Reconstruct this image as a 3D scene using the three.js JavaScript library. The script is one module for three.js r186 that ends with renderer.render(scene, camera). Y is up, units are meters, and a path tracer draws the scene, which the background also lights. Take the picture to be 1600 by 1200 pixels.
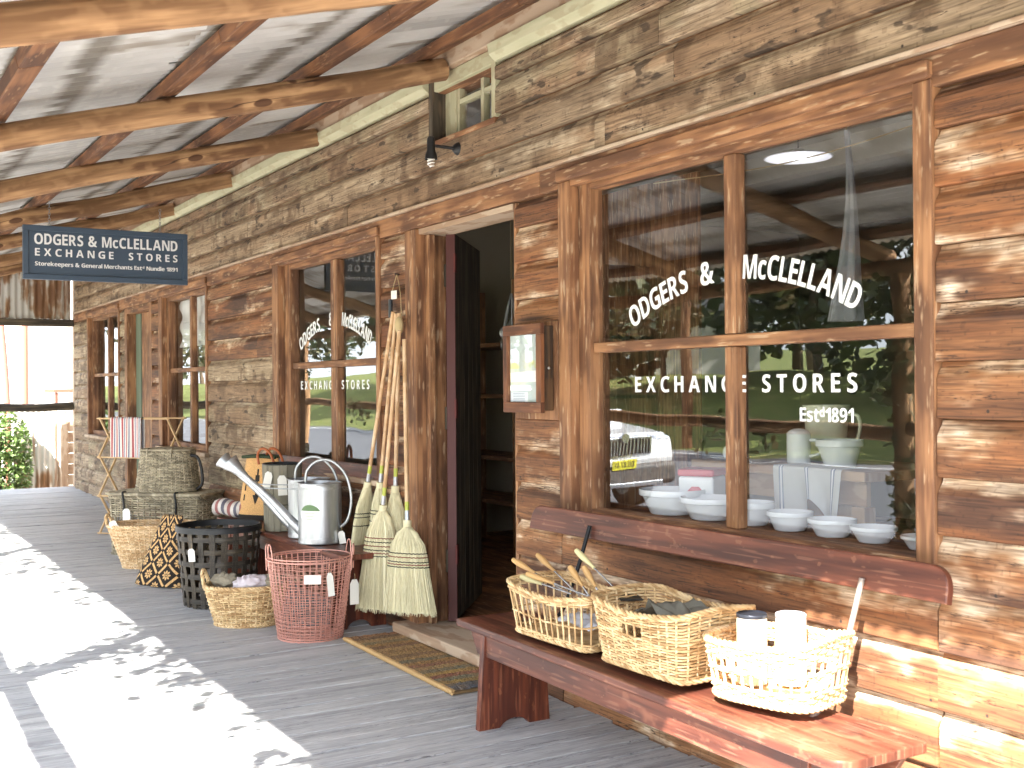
import * as THREE from 'three';
import { RoundedBoxGeometry } from 'three/addons/geometries/RoundedBoxGeometry.js';
import { TextGeometry } from 'three/addons/geometries/TextGeometry.js';
import { FontLoader } from 'three/addons/loaders/FontLoader.js';
import { mergeGeometries } from 'three/addons/utils/BufferGeometryUtils.js';

// ------------------------------------------------------------------ camera, sky, sun, exposure
const scene = new THREE.Scene();
const camera = new THREE.PerspectiveCamera(36.87, 4 / 3, 0.05, 900);
{
  const turn = Math.atan(1080 / 1800), c = Math.cos(turn), s = Math.sin(turn), roll = 0.007;
  const forward = new THREE.Vector3(-c, 5 / 1800, -s).normalize(), right = new THREE.Vector3(s, -roll, -c).normalize();
  const up = new THREE.Vector3().crossVectors(right, forward).normalize();
  camera.matrixAutoUpdate = true;
  camera.quaternion.setFromRotationMatrix(new THREE.Matrix4().makeBasis(right, up, forward.clone().negate()));
  camera.position.set(0, 1.3, 2.7);
  camera.focus = 5.6;
  camera.userData.fStop = 7.0;
}
const SUN = new THREE.Vector3(0.73, 1, 0.85).normalize();
// hazy daylight sky with thin broken cloud, as a computed panorama
function skyPanorama() {
  const W = 512, H = 256, d = new Float32Array(W * H * 4), L = []; let h = 777;
  for (let i = 0; i < 4096; i++) { h = (Math.imul(h, 1664525) + 1013904223) >>> 0; L.push(((h >>> 8) & 65535) / 65535); }
  const n3 = (x, y, z) => { const X = Math.floor(x), Y = Math.floor(y), Z = Math.floor(z), s = (t) => t * t * (3 - 2 * t), u = s(x - X), v = s(y - Y), w = s(z - Z), l = (i, j, k) => L[((X + i) * 7 + (Y + j) * 157 + (Z + k) * 1201) & 4095]; const m = (a, b, t) => a + (b - a) * t; return m(m(m(l(0, 0, 0), l(1, 0, 0), u), m(l(0, 1, 0), l(1, 1, 0), u), v), m(m(l(0, 0, 1), l(1, 0, 1), u), m(l(0, 1, 1), l(1, 1, 1), u), v), w); };
  for (let r = 0; r < H; r++) for (let c = 0; c < W; c++) {
    const up = ((r + 0.5) / H - 0.5) * Math.PI, az = ((c + 0.5) / W - 0.5) * 2 * Math.PI, y = Math.sin(up), x = Math.cos(az) * Math.cos(up), z = Math.sin(az) * Math.cos(up);
    const e = Math.max(0, y), k = Math.pow(1 - e, 3), cosS = Math.max(0, x * SUN.x + y * SUN.y + z * SUN.z);
    let col = [0.34 + 0.42 * k, 0.47 + 0.36 * k, 0.68 + 0.20 * k];
    const q = 3 / (e + 0.25); let f = 0, a = 0.5; for (let o = 0, s = q; o < 4; o++, s *= 2, a *= 0.5) f += a * n3(x * s + 31, z * s + 17, o * 5 + 2);
    const cl = Math.min(1, Math.max(0, (f - 0.40) / 0.22)) * Math.min(1, e * 6);
    col = col.map((v, i) => v + ([0.98, 0.97, 0.96][i] * 1.05 - v) * cl * 0.8 + 0.5 * Math.pow(cosS, 24) + 0.18 * Math.pow(cosS, 5));
    const i = (r * W + c) * 4; d[i] = col[0]; d[i + 1] = col[1]; d[i + 2] = col[2]; d[i + 3] = 1;
  }
  const t = new THREE.DataTexture(d, W, H, THREE.RGBAFormat, THREE.FloatType); t.mapping = THREE.EquirectangularReflectionMapping; t.magFilter = THREE.LinearFilter; t.needsUpdate = true; return t;
}
scene.background = skyPanorama();
scene.environment = scene.background;
scene.backgroundIntensity = scene.environmentIntensity = 0.85;
const sun = new THREE.DirectionalLight(new THREE.Color(1, 0.96, 0.9), 5);
sun.position.copy(SUN).multiplyScalar(40).add(new THREE.Vector3(-6, 0, 2));
sun.target.position.set(-6, 0, 2);
sun.castShadow = true;
sun.shadow.radius = 1;
sun.shadow.mapSize.set(4096, 4096);
Object.assign(sun.shadow.camera, { left: -30, right: 30, top: 30, bottom: -30, near: 1, far: 120 });
scene.add(sun, sun.target);
const renderer = new THREE.WebGLRenderer({ antialias: true });
renderer.toneMapping = THREE.LinearToneMapping;
renderer.toneMappingExposure = 8.0;
renderer.shadowMap.enabled = true;

// ------------------------------------------------------------------ helpers
let seed = 20240;
const rnd = () => { seed = (seed * 1664525 + 1013904223) >>> 0; return seed / 4294967296; };
const rr = (a, b) => a + (b - a) * rnd();
const V = (x, y, z) => new THREE.Vector3(x, y, z);
const floorY = (x) => -0.06 - 0.0115 * x;
const names = {};
function numbered(name) { names[name] = (names[name] ?? -1) + 1; return names[name] ? name + '_' + String(names[name]).padStart(3, '0') : name; }
function shade(o) { o.traverse((m) => { if (m.isMesh) { m.castShadow = true; m.receiveShadow = true; } }); return o; }
function thing(name, label, category, [x, y, z] = [0, 0, 0], turn = 0, group) {
  const o = new THREE.Group();
  o.name = numbered(name); scene.add(o);
  o.position.set(x, y, z); o.rotation.y = turn; o.userData = { label, category };
  if (group) o.userData.group = group;
  return o;
}
function tag(o, label, category, group) { Object.assign(o.userData, { label, category }); if (group) o.userData.group = group; return o; }
function part(name, geometry, material, parent = scene, kind) {
  const g = Array.isArray(geometry) ? merge(geometry) : geometry;
  const m = new THREE.Mesh(g, material);
  m.name = parent === scene ? numbered(name) : name;
  m.castShadow = m.receiveShadow = true;
  if (kind) m.userData.kind = kind;
  parent.add(m);
  return m;
}
function group(name, parent) { const g = new THREE.Group(); g.name = name; parent.add(g); return g; }
function merge(list) {
  const l = list.map((g) => { const n = g.index ? g.toNonIndexed() : g.clone(); for (const k of Object.keys(n.attributes)) if (!['position', 'normal', 'uv'].includes(k)) n.deleteAttribute(k); n.morphAttributes = {}; return n; });
  return l.length === 1 ? l[0] : mergeGeometries(l);
}
function copyThing(o, [x, y, z], turn, label, grp) {
  const c = o.clone(); c.name = numbered(o.name.replace(/_\d{3}$/, '')); scene.add(c);
  c.position.set(x, y, z); c.rotation.y = turn; c.userData = { ...o.userData };
  if (label) c.userData.label = label; if (grp) c.userData.group = grp;
  return c;
}
// uv in metres: u along the longest side, v across, with a random start
function uvMetres(g, along, off = [rnd() * 7, rnd() * 7]) {
  const p = g.attributes.position, n = g.attributes.normal, uv = new Float32Array(p.count * 2);
  g.computeBoundingBox();
  const size = g.boundingBox.getSize(V(0, 0, 0)).toArray();
  const a = along ?? size.indexOf(Math.max(...size));
  for (let i = 0; i < p.count; i++) {
    const q = [p.getX(i), p.getY(i), p.getZ(i)], m = [Math.abs(n.getX(i)), Math.abs(n.getY(i)), Math.abs(n.getZ(i))];
    const others = [0, 1, 2].filter((k) => k !== a);
    let b = m[others[0]] > m[others[1]] ? others[1] : others[0], ua = q[a];
    if (m[a] > 0.8) { ua = q[others[0]] * 0.3; b = others[1]; }
    uv[2 * i] = ua + off[0]; uv[2 * i + 1] = q[b] + off[1];
  }
  g.setAttribute('uv', new THREE.BufferAttribute(uv, 2));
  return g;
}
const at = (g, x, y, z, rx = 0, ry = 0, rz = 0) => { if (rx) g.rotateX(rx); if (ry) g.rotateY(ry); if (rz) g.rotateZ(rz); return g.translate(x, y, z); };
// bevelled box given by its corners
function slab(x0, x1, y0, y1, z0, z1, bevel = 0.004, along) {
  const w = x1 - x0, h = y1 - y0, d = z1 - z0, g = new RoundedBoxGeometry(w, h, d, 1, Math.min(bevel, w / 2.2, h / 2.2, d / 2.2));
  g.translate((x0 + x1) / 2, (y0 + y1) / 2, (z0 + z1) / 2);
  return uvMetres(g, along);
}
function plainBox(x0, x1, y0, y1, z0, z1, along) { return uvMetres(new THREE.BoxGeometry(x1 - x0, y1 - y0, z1 - z0).translate((x0 + x1) / 2, (y0 + y1) / 2, (z0 + z1) / 2), along); }
// tube through points with radius (number or function of 0..1); uv in metres
function tube(pts, radius, sides = 8, closed = false, caps = true, smooth = true, segs) {
  const curve = smooth && pts.length > 2 ? new THREE.CatmullRomCurve3(pts, closed, 'centripetal') : null;
  const n = segs ?? (curve ? Math.max(pts.length * 3, 6) : pts.length - 1), pos = [], nor = [], uv = [], idx = [];
  const get = (t) => (curve ? curve.getPoint(t) : V(0, 0, 0).lerpVectors(pts[Math.min(Math.floor(t * (pts.length - 1) + 1e-9), pts.length - 2)], pts[Math.min(Math.floor(t * (pts.length - 1) + 1e-9) + 1, pts.length - 1)], t * (pts.length - 1) - Math.min(Math.floor(t * (pts.length - 1) + 1e-9), pts.length - 2)));
  const P = []; for (let i = 0; i <= n; i++) P.push(closed && i === n ? P[0].clone() : get(i / n));
  let N = null, len = 0; const T = V(0, 0, 0), o = rnd() * 5;
  for (let i = 0; i <= n; i++) {
    const a = P[closed ? (i - 1 + n) % n : Math.max(i - 1, 0)], b = P[closed ? (i + 1) % n : Math.min(i + 1, n)];
    T.subVectors(b, a).normalize();
    if (!N) { N = Math.abs(T.y) < 0.9 ? V(0, 1, 0) : V(1, 0, 0); }
    N.addScaledVector(T, -N.dot(T)).normalize();
    const B = V(0, 0, 0).crossVectors(T, N), r = typeof radius === 'function' ? radius(i / n) : radius;
    if (i) len += P[i].distanceTo(P[i - 1]);
    for (let k = 0; k <= sides; k++) {
      const f = (k / sides) * Math.PI * 2, cx = Math.cos(f), sx = Math.sin(f);
      const d = V(N.x * cx + B.x * sx, N.y * cx + B.y * sx, N.z * cx + B.z * sx);
      pos.push(P[i].x + d.x * r, P[i].y + d.y * r, P[i].z + d.z * r); nor.push(d.x, d.y, d.z); uv.push(len + o, (k / sides) * r * 6.28);
      if (i < n && k < sides) { const q = i * (sides + 1) + k; idx.push(q, q + 1, q + sides + 1, q + 1, q + sides + 2, q + sides + 1); }
    }
  }
  if (caps && !closed) for (const e of [0, n]) {
    const base = pos.length / 3, first = e * (sides + 1), a = P[e], dir = V(0, 0, 0).subVectors(P[e], P[e === 0 ? 1 : n - 1]).normalize();
    pos.push(a.x, a.y, a.z); nor.push(dir.x, dir.y, dir.z); uv.push(0, 0);
    for (let k = 0; k <= sides; k++) { pos.push(pos[(first + k) * 3], pos[(first + k) * 3 + 1], pos[(first + k) * 3 + 2]); nor.push(dir.x, dir.y, dir.z); uv.push(k * 0.01, 0.01); }
    for (let k = 0; k < sides; k++) e === 0 ? idx.push(base, base + 2 + k, base + 1 + k) : idx.push(base, base + 1 + k, base + 2 + k);
  }
  const g = new THREE.BufferGeometry();
  g.setAttribute('position', new THREE.Float32BufferAttribute(pos, 3)); g.setAttribute('normal', new THREE.Float32BufferAttribute(nor, 3)); g.setAttribute('uv', new THREE.Float32BufferAttribute(uv, 2)); g.setIndex(idx);
  return g;
}
// extruded outline (x, y) along z, flat ends
function prism(points, z0, z1, bevel = 0, along) {
  const s = new THREE.Shape(points.map(([x, y]) => new THREE.Vector2(x, y)));
  const g = new THREE.ExtrudeGeometry(s, { depth: z1 - z0 - 2 * bevel, bevelEnabled: bevel > 0, bevelSize: bevel, bevelThickness: bevel, bevelSegments: 1, bevelOffset: -bevel, curveSegments: 8 });
  g.translate(0, 0, z0 + bevel);
  return uvMetres(g, along);
}
function lathe(points, segments = 32) { return new THREE.LatheGeometry(points.map(([r, y]) => new THREE.Vector2(Math.max(r, 1e-4), y)), segments); }
// a sheet from a grid function f(i/n, j/m) -> Vector3
function sheet(f, n, m, uvScale = [1, 1]) {
  const pos = [], uv = [], idx = [];
  for (let i = 0; i <= n; i++) for (let j = 0; j <= m; j++) { const p = f(i / n, j / m); pos.push(p.x, p.y, p.z); uv.push((i / n) * uvScale[0], (j / m) * uvScale[1]); if (i < n && j < m) { const q = i * (m + 1) + j; idx.push(q, q + m + 1, q + 1, q + 1, q + m + 1, q + m + 2); } }
  const g = new THREE.BufferGeometry();
  g.setAttribute('position', new THREE.Float32BufferAttribute(pos, 3)); g.setAttribute('uv', new THREE.Float32BufferAttribute(uv, 2)); g.setIndex(idx); g.computeVertexNormals();
  return g;
}
// ------------------------------------------------------------------ noise and textures
const LATTICE = new Float32Array(65536); { let h = 12345; for (let i = 0; i < 65536; i++) { h = (Math.imul(h, 1664525) + 1013904223) >>> 0; LATTICE[i] = ((h >>> 8) & 65535) / 65535; } }
function noise(x, y, s = 0, px = 256, py = 256) {
  const ix = Math.floor(x), iy = Math.floor(y), fx = x - ix, fy = y - iy, u = fx * fx * (3 - 2 * fx), v = fy * fy * (3 - 2 * fy);
  let X0 = ix % px; if (X0 < 0) X0 += px; let Y0 = iy % py; if (Y0 < 0) Y0 += py;
  const X1 = X0 + 1 === px ? 0 : X0 + 1, Y1 = Y0 + 1 === py ? 0 : Y0 + 1, sx = s * 57, sy = s * 131;
  const r0 = ((Y0 + sy) & 255) << 8, r1 = ((Y1 + sy) & 255) << 8, c0 = (X0 + sx) & 255, c1 = (X1 + sx) & 255;
  const a = LATTICE[r0 | c0], b = LATTICE[r0 | c1], c = LATTICE[r1 | c0], d = LATTICE[r1 | c1];
  return a + (b - a) * u + (c - a) * v + (a - b - c + d) * u * v;
}
function fbm(x, y, s, oct = 4, px = 256, py = 256) { let r = 0, a = 0.5, t = 0; for (let i = 0; i < oct; i++) { r += a * noise(x, y, s + i * 17, px, py); t += a; x *= 2; y *= 2; px *= 2; py *= 2; a *= 0.5; } return r / t; }
const sm = (a, b, x) => { const t = Math.min(1, Math.max(0, (x - a) / (b - a))); return t * t * (3 - 2 * t); };
const mixc = (a, b, t) => [a[0] + (b[0] - a[0]) * t, a[1] + (b[1] - a[1]) * t, a[2] + (b[2] - a[2]) * t];
// fn(u01, v01) -> [r, g, b, height 0..1]
function textures(w, h, fn, withBump = true) {
  const a = new Uint8Array(w * h * 4), b = withBump ? new Uint8Array(w * h * 4) : null;
  for (let y = 0; y < h; y++) for (let x = 0; x < w; x++) {
    const c = fn((x + 0.5) / w, (y + 0.5) / h), i = (y * w + x) * 4;
    a[i] = Math.max(0, Math.min(255, c[0])); a[i + 1] = Math.max(0, Math.min(255, c[1])); a[i + 2] = Math.max(0, Math.min(255, c[2])); a[i + 3] = 255;
    if (b) { b[i] = b[i + 1] = b[i + 2] = Math.max(0, Math.min(255, (c[3] ?? 0.5) * 255)); b[i + 3] = 255; }
  }
  const make = (d, srgb) => { const t = new THREE.DataTexture(d, w, h, THREE.RGBAFormat); t.wrapS = t.wrapT = THREE.RepeatWrapping; t.magFilter = THREE.LinearFilter; t.minFilter = THREE.LinearMipmapLinearFilter; t.generateMipmaps = true; if (srgb) t.colorSpace = THREE.SRGBColorSpace; t.needsUpdate = true; return t; };
  return { map: make(a, true), bump: b ? make(b, false) : null };
}
const std = (color, roughness = 0.7, metalness = 0, extra = {}) => new THREE.MeshStandardMaterial({ color, roughness, metalness, ...extra });
function texMat(t, roughness, bumpScale = 0.001, repeat = [1, 1], extra = {}) {
  const c = (x) => { if (!x) return null; if (repeat[0] === 1 && repeat[1] === 1) return x; const k = x.clone(); k.repeat.set(...repeat); k.needsUpdate = true; return k; };
  const m = new THREE.MeshStandardMaterial({ map: c(t.map), roughness, ...extra });
  if (t.bump && bumpScale) { m.bumpMap = c(t.bump); m.bumpScale = bumpScale; }
  return m;
}
// ------------------------------------------------------------------ wood atlases: eight boards stacked in v, 4 m long in u
const ROWS = 8;
function boardAtlas(kind, W = 2048, H = 1024) {
  return textures(W, H, (U, Vv) => {
    const row = Math.min(ROWS - 1, Math.floor(Vv * ROWS)), v = Vv * ROWS - row, u = U * 4, s = row * 101 + (kind === 'warm' ? 7 : 1007);
    const per = (k) => 4 * k;
    const grain = fbm(u * 5, v * 18, s, 4, per(5)), fine = noise(u * 26, v * 60, s + 5, per(26)), broad = fbm(u * 1.5, v * 1.6, s + 11, 4, per(1.5) | 0), blot = fbm(u * 3, v * 1.6, s + 23, 5, per(3)), spot = fbm(u * 14, v * 4, s + 31, 3, per(14));
    let c, h = 0.5 + (grain - 0.5) * 0.5 + (fine - 0.5) * 0.15;
    if (kind === 'warm') {
      c = mixc([84, 52, 32], [150, 102, 64], sm(0.22, 0.78, broad * 0.75 + grain * 0.25));
      c = mixc(c, [136, 80, 42], 0.5 * sm(0.5, 0.75, fbm(u * 1.4, v * 2, s + 41, 3)));
      c = mixc(c, [66, 42, 30], 0.75 * sm(0.56, 0.74, fbm(u * 1.3, v * 2.2, s + 47, 4)));
      // bare, bleached wood where the oil has worn off, most on the chamfer, with ragged edges
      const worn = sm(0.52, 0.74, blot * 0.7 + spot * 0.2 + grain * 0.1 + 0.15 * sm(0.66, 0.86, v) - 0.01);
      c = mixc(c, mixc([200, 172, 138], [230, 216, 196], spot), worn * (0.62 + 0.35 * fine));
      h += worn * 0.1;
      const crack = sm(0.03, 0.0, Math.abs(grain - 0.5)) * sm(0.6, 0.72, fbm(u * 1.2, v * 5, s + 61, 2));
      c = mixc(c, [38, 22, 14], crack * 0.8); h -= crack * 0.5;
    } else {
      c = mixc([122, 102, 80], [176, 154, 126], sm(0.22, 0.78, broad * 0.7 + grain * 0.3));
      c = mixc(c, [140, 106, 76], 0.45 * sm(0.46, 0.68, fbm(u * 0.9, v * 1.2, s + 41, 4)));
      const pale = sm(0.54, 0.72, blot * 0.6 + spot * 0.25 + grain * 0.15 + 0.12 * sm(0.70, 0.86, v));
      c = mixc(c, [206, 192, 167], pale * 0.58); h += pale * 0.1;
      if (row >= 5) { const g = sm(0.42, 0.60, fbm(u * 5, v * 1.0, s + 71, 4) + 0.08 * (row === 7 ? 1 : 0)); c = mixc(c, [158, 150, 118], g * 0.35); }
      // black water stains: blotches and short runs
      const run = fbm(u * 11, v * 1.0, s + 81, 4), stain = sm(0.56, 0.70, run * 0.5 + fbm(u * 2.2, v * 1.6, s + 83, 4) * 0.55);
      c = mixc(c, [92, 70, 50], stain * 0.62);
      const mould = sm(0.70, 0.78, fbm(u * 9, v * 3.5, s + 91, 4)); c = mixc(c, [56, 44, 33], mould * 0.65);
      const crack = sm(0.03, 0.0, Math.abs(grain - 0.48)) * sm(0.6, 0.72, fbm(u * 1.1, v * 6, s + 61, 2)); c = mixc(c, [34, 24, 18], crack * 0.8); h -= crack * 0.5;
    }
    const lines = noise(u * 7, v * 44, s + 201, per(7)), speck = noise(u * 90, v * 16, s + 207, per(90));
    c = mixc(c, [c[0] * 0.62, c[1] * 0.58, c[2] * 0.55], 0.55 * sm(0.66, 0.82, lines) + 0.3 * sm(0.8, 0.9, speck));
    h -= 0.15 * sm(0.66, 0.82, lines);
    const nu = ((u + row * 0.13) % 0.61) - 0.3, nail = sm(0.0055, 0.0035, Math.hypot(nu, (v - 0.16) * 0.16)); c = mixc(c, [40, 32, 28], nail * 0.85); h -= nail * 0.3;
    const k = 0.86 + 0.2 * fine + 0.08 * grain;
    return [c[0] * k, c[1] * k, c[2] * k, h];
  });
}
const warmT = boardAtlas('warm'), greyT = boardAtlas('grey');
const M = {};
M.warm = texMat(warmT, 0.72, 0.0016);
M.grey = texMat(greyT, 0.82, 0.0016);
const floorT = textures(1536, 768, (U, Vv) => {
  const row = Math.min(ROWS - 1, Math.floor(Vv * ROWS)), v = Vv * ROWS - row, u = U * 4, s = row * 77 + 3001;
  const grain = fbm(u * 4, v * 22, s, 5, 16), fine = noise(u * 30, v * 60, s + 3, 120), broad = fbm(u * 1.0, v * 1.2, s + 9, 3, 4), wear = fbm(u * 5, v * 3, s + 13, 4, 20);
  let c = mixc([158, 158, 160], [186, 185, 184], sm(0.28, 0.72, grain * 0.6 + broad * 0.4));
  c = mixc(c, [200, 199, 197], 0.3 * sm(0.56, 0.7, wear)); c = mixc(c, [126, 125, 127], 0.4 * sm(0.62, 0.76, fbm(u * 2.4, v * 3, s + 29, 4, 10)));
  const crack = sm(0.025, 0, Math.abs(grain - 0.47)) * sm(0.55, 0.7, fbm(u * 1.5, v * 6, s + 19, 2)); c = mixc(c, [52, 50, 50], crack * 0.8);
  const k = 0.9 + fine * 0.16; return [c[0] * k, c[1] * k, c[2] * k, 0.5 + (grain - 0.5) * 0.8 - crack * 0.4];
});
M.floor = texMat(floorT, 0.62, 0.0015);
const logT = textures(1024, 512, (U, Vv) => {
  const u = U * 2, v = Vv, g = fbm(u * 4, v * 24, 51, 4, 8, 24), b = fbm(u * 3, v * 4, 57, 4, 6, 4), f = fbm(u * 14, v * 8, 63, 3, 28, 8);
  let c = mixc([122, 90, 61], [186, 148, 107], sm(0.3, 0.7, g * 0.45 + b * 0.55)); c = mixc(c, [84, 54, 34], 0.6 * sm(0.6, 0.75, fbm(u * 3, v * 8, 71, 4, 6, 8))); c = mixc(c, [200, 162, 120], 0.28 * sm(0.5, 0.75, f));
  const cr = sm(0.035, 0.0, Math.abs(noise(u * 1.5, v * 14, 91, 3, 14) - 0.5)) * sm(0.45, 0.6, fbm(u * 2, v * 5, 93, 2, 4, 5)); c = mixc(c, [58, 40, 28], cr * 0.85);
  const kn = fbm(u * 6, v * 6, 97, 2, 12, 6); c = mixc(c, [74, 46, 30], 0.8 * sm(0.76, 0.82, kn));
  return [c[0], c[1], c[2], g * 0.7 + f * 0.3 - cr * 0.5];
});
M.log = texMat(logT, 0.88, 0.004, [0.5, 2]);
const trimT = textures(1024, 512, (U, Vv) => {
  const u = U * 2, v = Vv * 0.5, g = fbm(u * 4, v * 60, 151, 4, 8, 30), b = fbm(u * 5, v * 8, 157, 4, 10, 4), w = fbm(u * 14, v * 40, 163, 4, 28, 20);
  let c = mixc([104, 68, 44], [164, 118, 80], sm(0.3, 0.7, g * 0.5 + b * 0.5)); c = mixc(c, [74, 46, 30], 0.55 * sm(0.56, 0.7, fbm(u * 3, v * 12, 171, 4, 6, 6)));
  const p = sm(0.58, 0.72, fbm(u * 12, v * 90, 163, 4, 24, 45) * 0.6 + w * 0.4); c = mixc(c, [200, 174, 142], p * 0.6);
  return [c[0], c[1], c[2], g * 0.6 + p * 0.3];
});
M.trim = texMat(trimT, 0.7, 0.0014, [0.5, 2]);
const redT = textures(1024, 512, (U, Vv) => {
  const u = U * 2, v = Vv * 0.5, g = fbm(u * 3, v * 50, 251, 4, 6, 25), b = fbm(u * 2, v * 5, 257, 4, 4, 3), w = fbm(u * 20, v * 30, 263, 3, 40, 15);
  let c = mixc([70, 36, 27], [116, 66, 48], sm(0.3, 0.72, g * 0.6 + b * 0.4)); c = mixc(c, [150, 100, 76], 0.5 * sm(0.62, 0.75, w * 0.5 + b * 0.5)); c = mixc(c, [52, 28, 26], 0.5 * sm(0.58, 0.7, fbm(u * 3, v * 10, 271, 4, 6, 5)));
  const scr = sm(0.72, 0.86, noise(u * 9, v * 160, 281, 18, 80)); c = mixc(c, [160, 116, 92], scr * 0.4); const chip = sm(0.74, 0.8, fbm(u * 30, v * 60, 283, 3, 60, 30)); c = mixc(c, [150, 108, 80], chip * 0.4);
  return [c[0], c[1], c[2], g - chip * 0.4];
});
M.red = texMat(redT, 0.42, 0.0006, [0.5, 2]);
const paleT = textures(1024, 512, (U, Vv) => {
  const u = U * 2, v = Vv * 0.5, g = fbm(u * 4, v * 60, 351, 4, 8, 30), p = sm(0.44, 0.56, fbm(u * 10, v * 22, 361, 4, 20, 11) * 0.7 + fbm(u * 3, v * 5, 365, 3, 6, 3) * 0.4 - 0.04);
  let c = mixc([150, 120, 96], [182, 156, 130], g); c = mixc(c, [200, 182, 160], p * 0.6); return [c[0], c[1], c[2], g * 0.5 + p * 0.4];
});
M.paleTrim = texMat(paleT, 0.8, 0.0014, [0.5, 2]);
const greenT = textures(1024, 512, (U, Vv) => {
  const u = U * 2, v = Vv * 0.5, p = sm(0.5, 0.6, fbm(u * 12, v * 24, 461, 4, 24, 12) * 0.7 + fbm(u * 2, v * 5, 465, 3, 4, 3) * 0.35), g = fbm(u * 5, v * 50, 469, 3, 10, 25);
  let c = mixc([168, 166, 134], [192, 188, 158], g); c = mixc(c, [152, 136, 106], p * 0.35); return [c[0], c[1], c[2], 0.6 - p * 0.3 + g * 0.2];
});
M.greenPaint = texMat(greenT, 0.7, 0.001, [0.5, 2]);
const zincT = textures(1024, 1024, (U, Vv) => {
  const u = U, v = Vv, b = fbm(u * 3, v * 3, 557, 4, 3, 3), sp = fbm(u * 40, v * 40, 563, 3, 40, 40);
  let c = mixc([168, 167, 165], [204, 204, 202], sm(0.3, 0.7, b)); c = mixc(c, [112, 100, 86], 0.6 * sm(0.60, 0.70, fbm(u * 4, v * 16, 571, 4, 4, 16) * 0.5 + b * 0.5)); c = mixc(c, [198, 197, 193], 0.35 * sm(0.58, 0.7, sp));
  return [c[0], c[1], c[2], sp];
});
M.zinc = texMat(zincT, 0.5, 0, [1, 1], { metalness: 0.3, vertexColors: true });
const rustT = textures(512, 512, (U, Vv) => {
  const b = fbm(U * 4, Vv * 3, 651, 5, 4, 3), s = fbm(U * 24, Vv * 3, 657, 4, 24, 3);
  let c = mixc([196, 194, 186], [138, 104, 74], sm(0.47, 0.58, b * 0.6 + s * 0.4)); c = mixc(c, [112, 78, 54], 0.6 * sm(0.58, 0.7, s)); return [c[0], c[1], c[2], s];
});
M.rust = texMat(rustT, 0.75, 0, [1, 1], { metalness: 0.1 });
const darkT = textures(512, 512, (U, Vv) => {
  const g = fbm(U * 4, Vv * 70, 751, 4, 4, 70), b = fbm(U * 4, Vv * 6, 757, 4, 4, 6); let c = mixc([54, 47, 38], [104, 93, 75], sm(0.3, 0.75, g * 0.6 + b * 0.4)); c = mixc(c, [110, 92, 70], 0.5 * sm(0.66, 0.74, fbm(U * 6, Vv * 30, 763, 3, 6, 30))); return [c[0], c[1], c[2], g];
});
M.darkPlank = texMat(darkT, 0.8, 0.001);
M.glass = new THREE.MeshPhysicalMaterial({ color: 0xffffff, transmission: 1, thickness: 0, roughness: 0, ior: 2.0 });
M.black = std(0x17181a, 0.5); M.iron = std(0x1d1e20, 0.45, 0.6);
M.white = std(0xe4e4e0, 0.35); M.letters = std(0xe9e9e6, 0.6);
M.paper = std(0xe6e3da, 0.85); M.string = std(0xb9a47c, 0.9);
// ------------------------------------------------------------------ ground, road, far bank
const grassT = textures(512, 512, (U, Vv) => { const a = fbm(U * 60, Vv * 60, 851, 4, 60, 60), b = fbm(U * 6, Vv * 6, 857, 4, 6, 6); let c = mixc([66, 86, 34], [136, 140, 66], sm(0.3, 0.7, a)); c = mixc(c, [150, 138, 84], 0.6 * sm(0.5, 0.68, b)); return [c[0], c[1], c[2], a]; });
const roadT = textures(512, 512, (U, Vv) => { const a = fbm(U * 90, Vv * 90, 871, 3, 90, 90), b = fbm(U * 4, Vv * 4, 877, 4, 4, 4); const c = mixc([76, 78, 82], [112, 113, 116], a * 0.6 + b * 0.4); return [c[0], c[1], c[2], a]; });
const gravelT = textures(512, 512, (U, Vv) => { const a = fbm(U * 80, Vv * 80, 881, 3, 80, 80), b = fbm(U * 5, Vv * 5, 887, 4, 5, 5); const c = mixc([128, 116, 96], [176, 166, 146], a * 0.6 + b * 0.4); return [c[0], c[1], c[2], a]; });
const structure = (o) => { o.userData.kind = 'structure'; return o; };
const GY = -0.42;
const bankY = (z) => GY + 2.3 * sm(16.8, 31, z) + 5 * sm(45, 140, z);
{
  const strip = (x0, x1, z0, z1, y) => { const g = new THREE.PlaneGeometry(x1 - x0, z1 - z0).rotateX(-Math.PI / 2).translate((x0 + x1) / 2, y, (z0 + z1) / 2); return uvMetres(g, 0, [0, 0]); };
  const bank = sheet((i, j) => { const x = -220 + 320 * i, z = -300 + 316.6 * j; return V(x, GY - 0.008, z); }, 4, 4, [90, 90]);
  const bank2 = sheet((i, j) => { const x = -220 + 320 * i, z = 16.6 + 260 * j * j; return V(x, bankY(z) + 0.25 * sm(17, 22, z) * (fbm(x * 0.2, z * 0.2, 5, 3) - 0.5), z); }, 120, 60, [90, 70]);
  structure(part('ground', bank, texMat(gravelT, 0.95, 0.01)));
  structure(part('grass_bank', bank2, texMat(grassT, 0.95, 0.03)));
  structure(part('road', strip(-220, 100, 5.6, 16.6, GY), texMat(roadT, 0.9, 0.004, [0.3, 0.3])));
  const edge = part('road_line', strip(-220, 100, 15.6, 15.74, GY + 0.004), std(0xd8d8d4, 0.8)); structure(edge);
}
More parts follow.
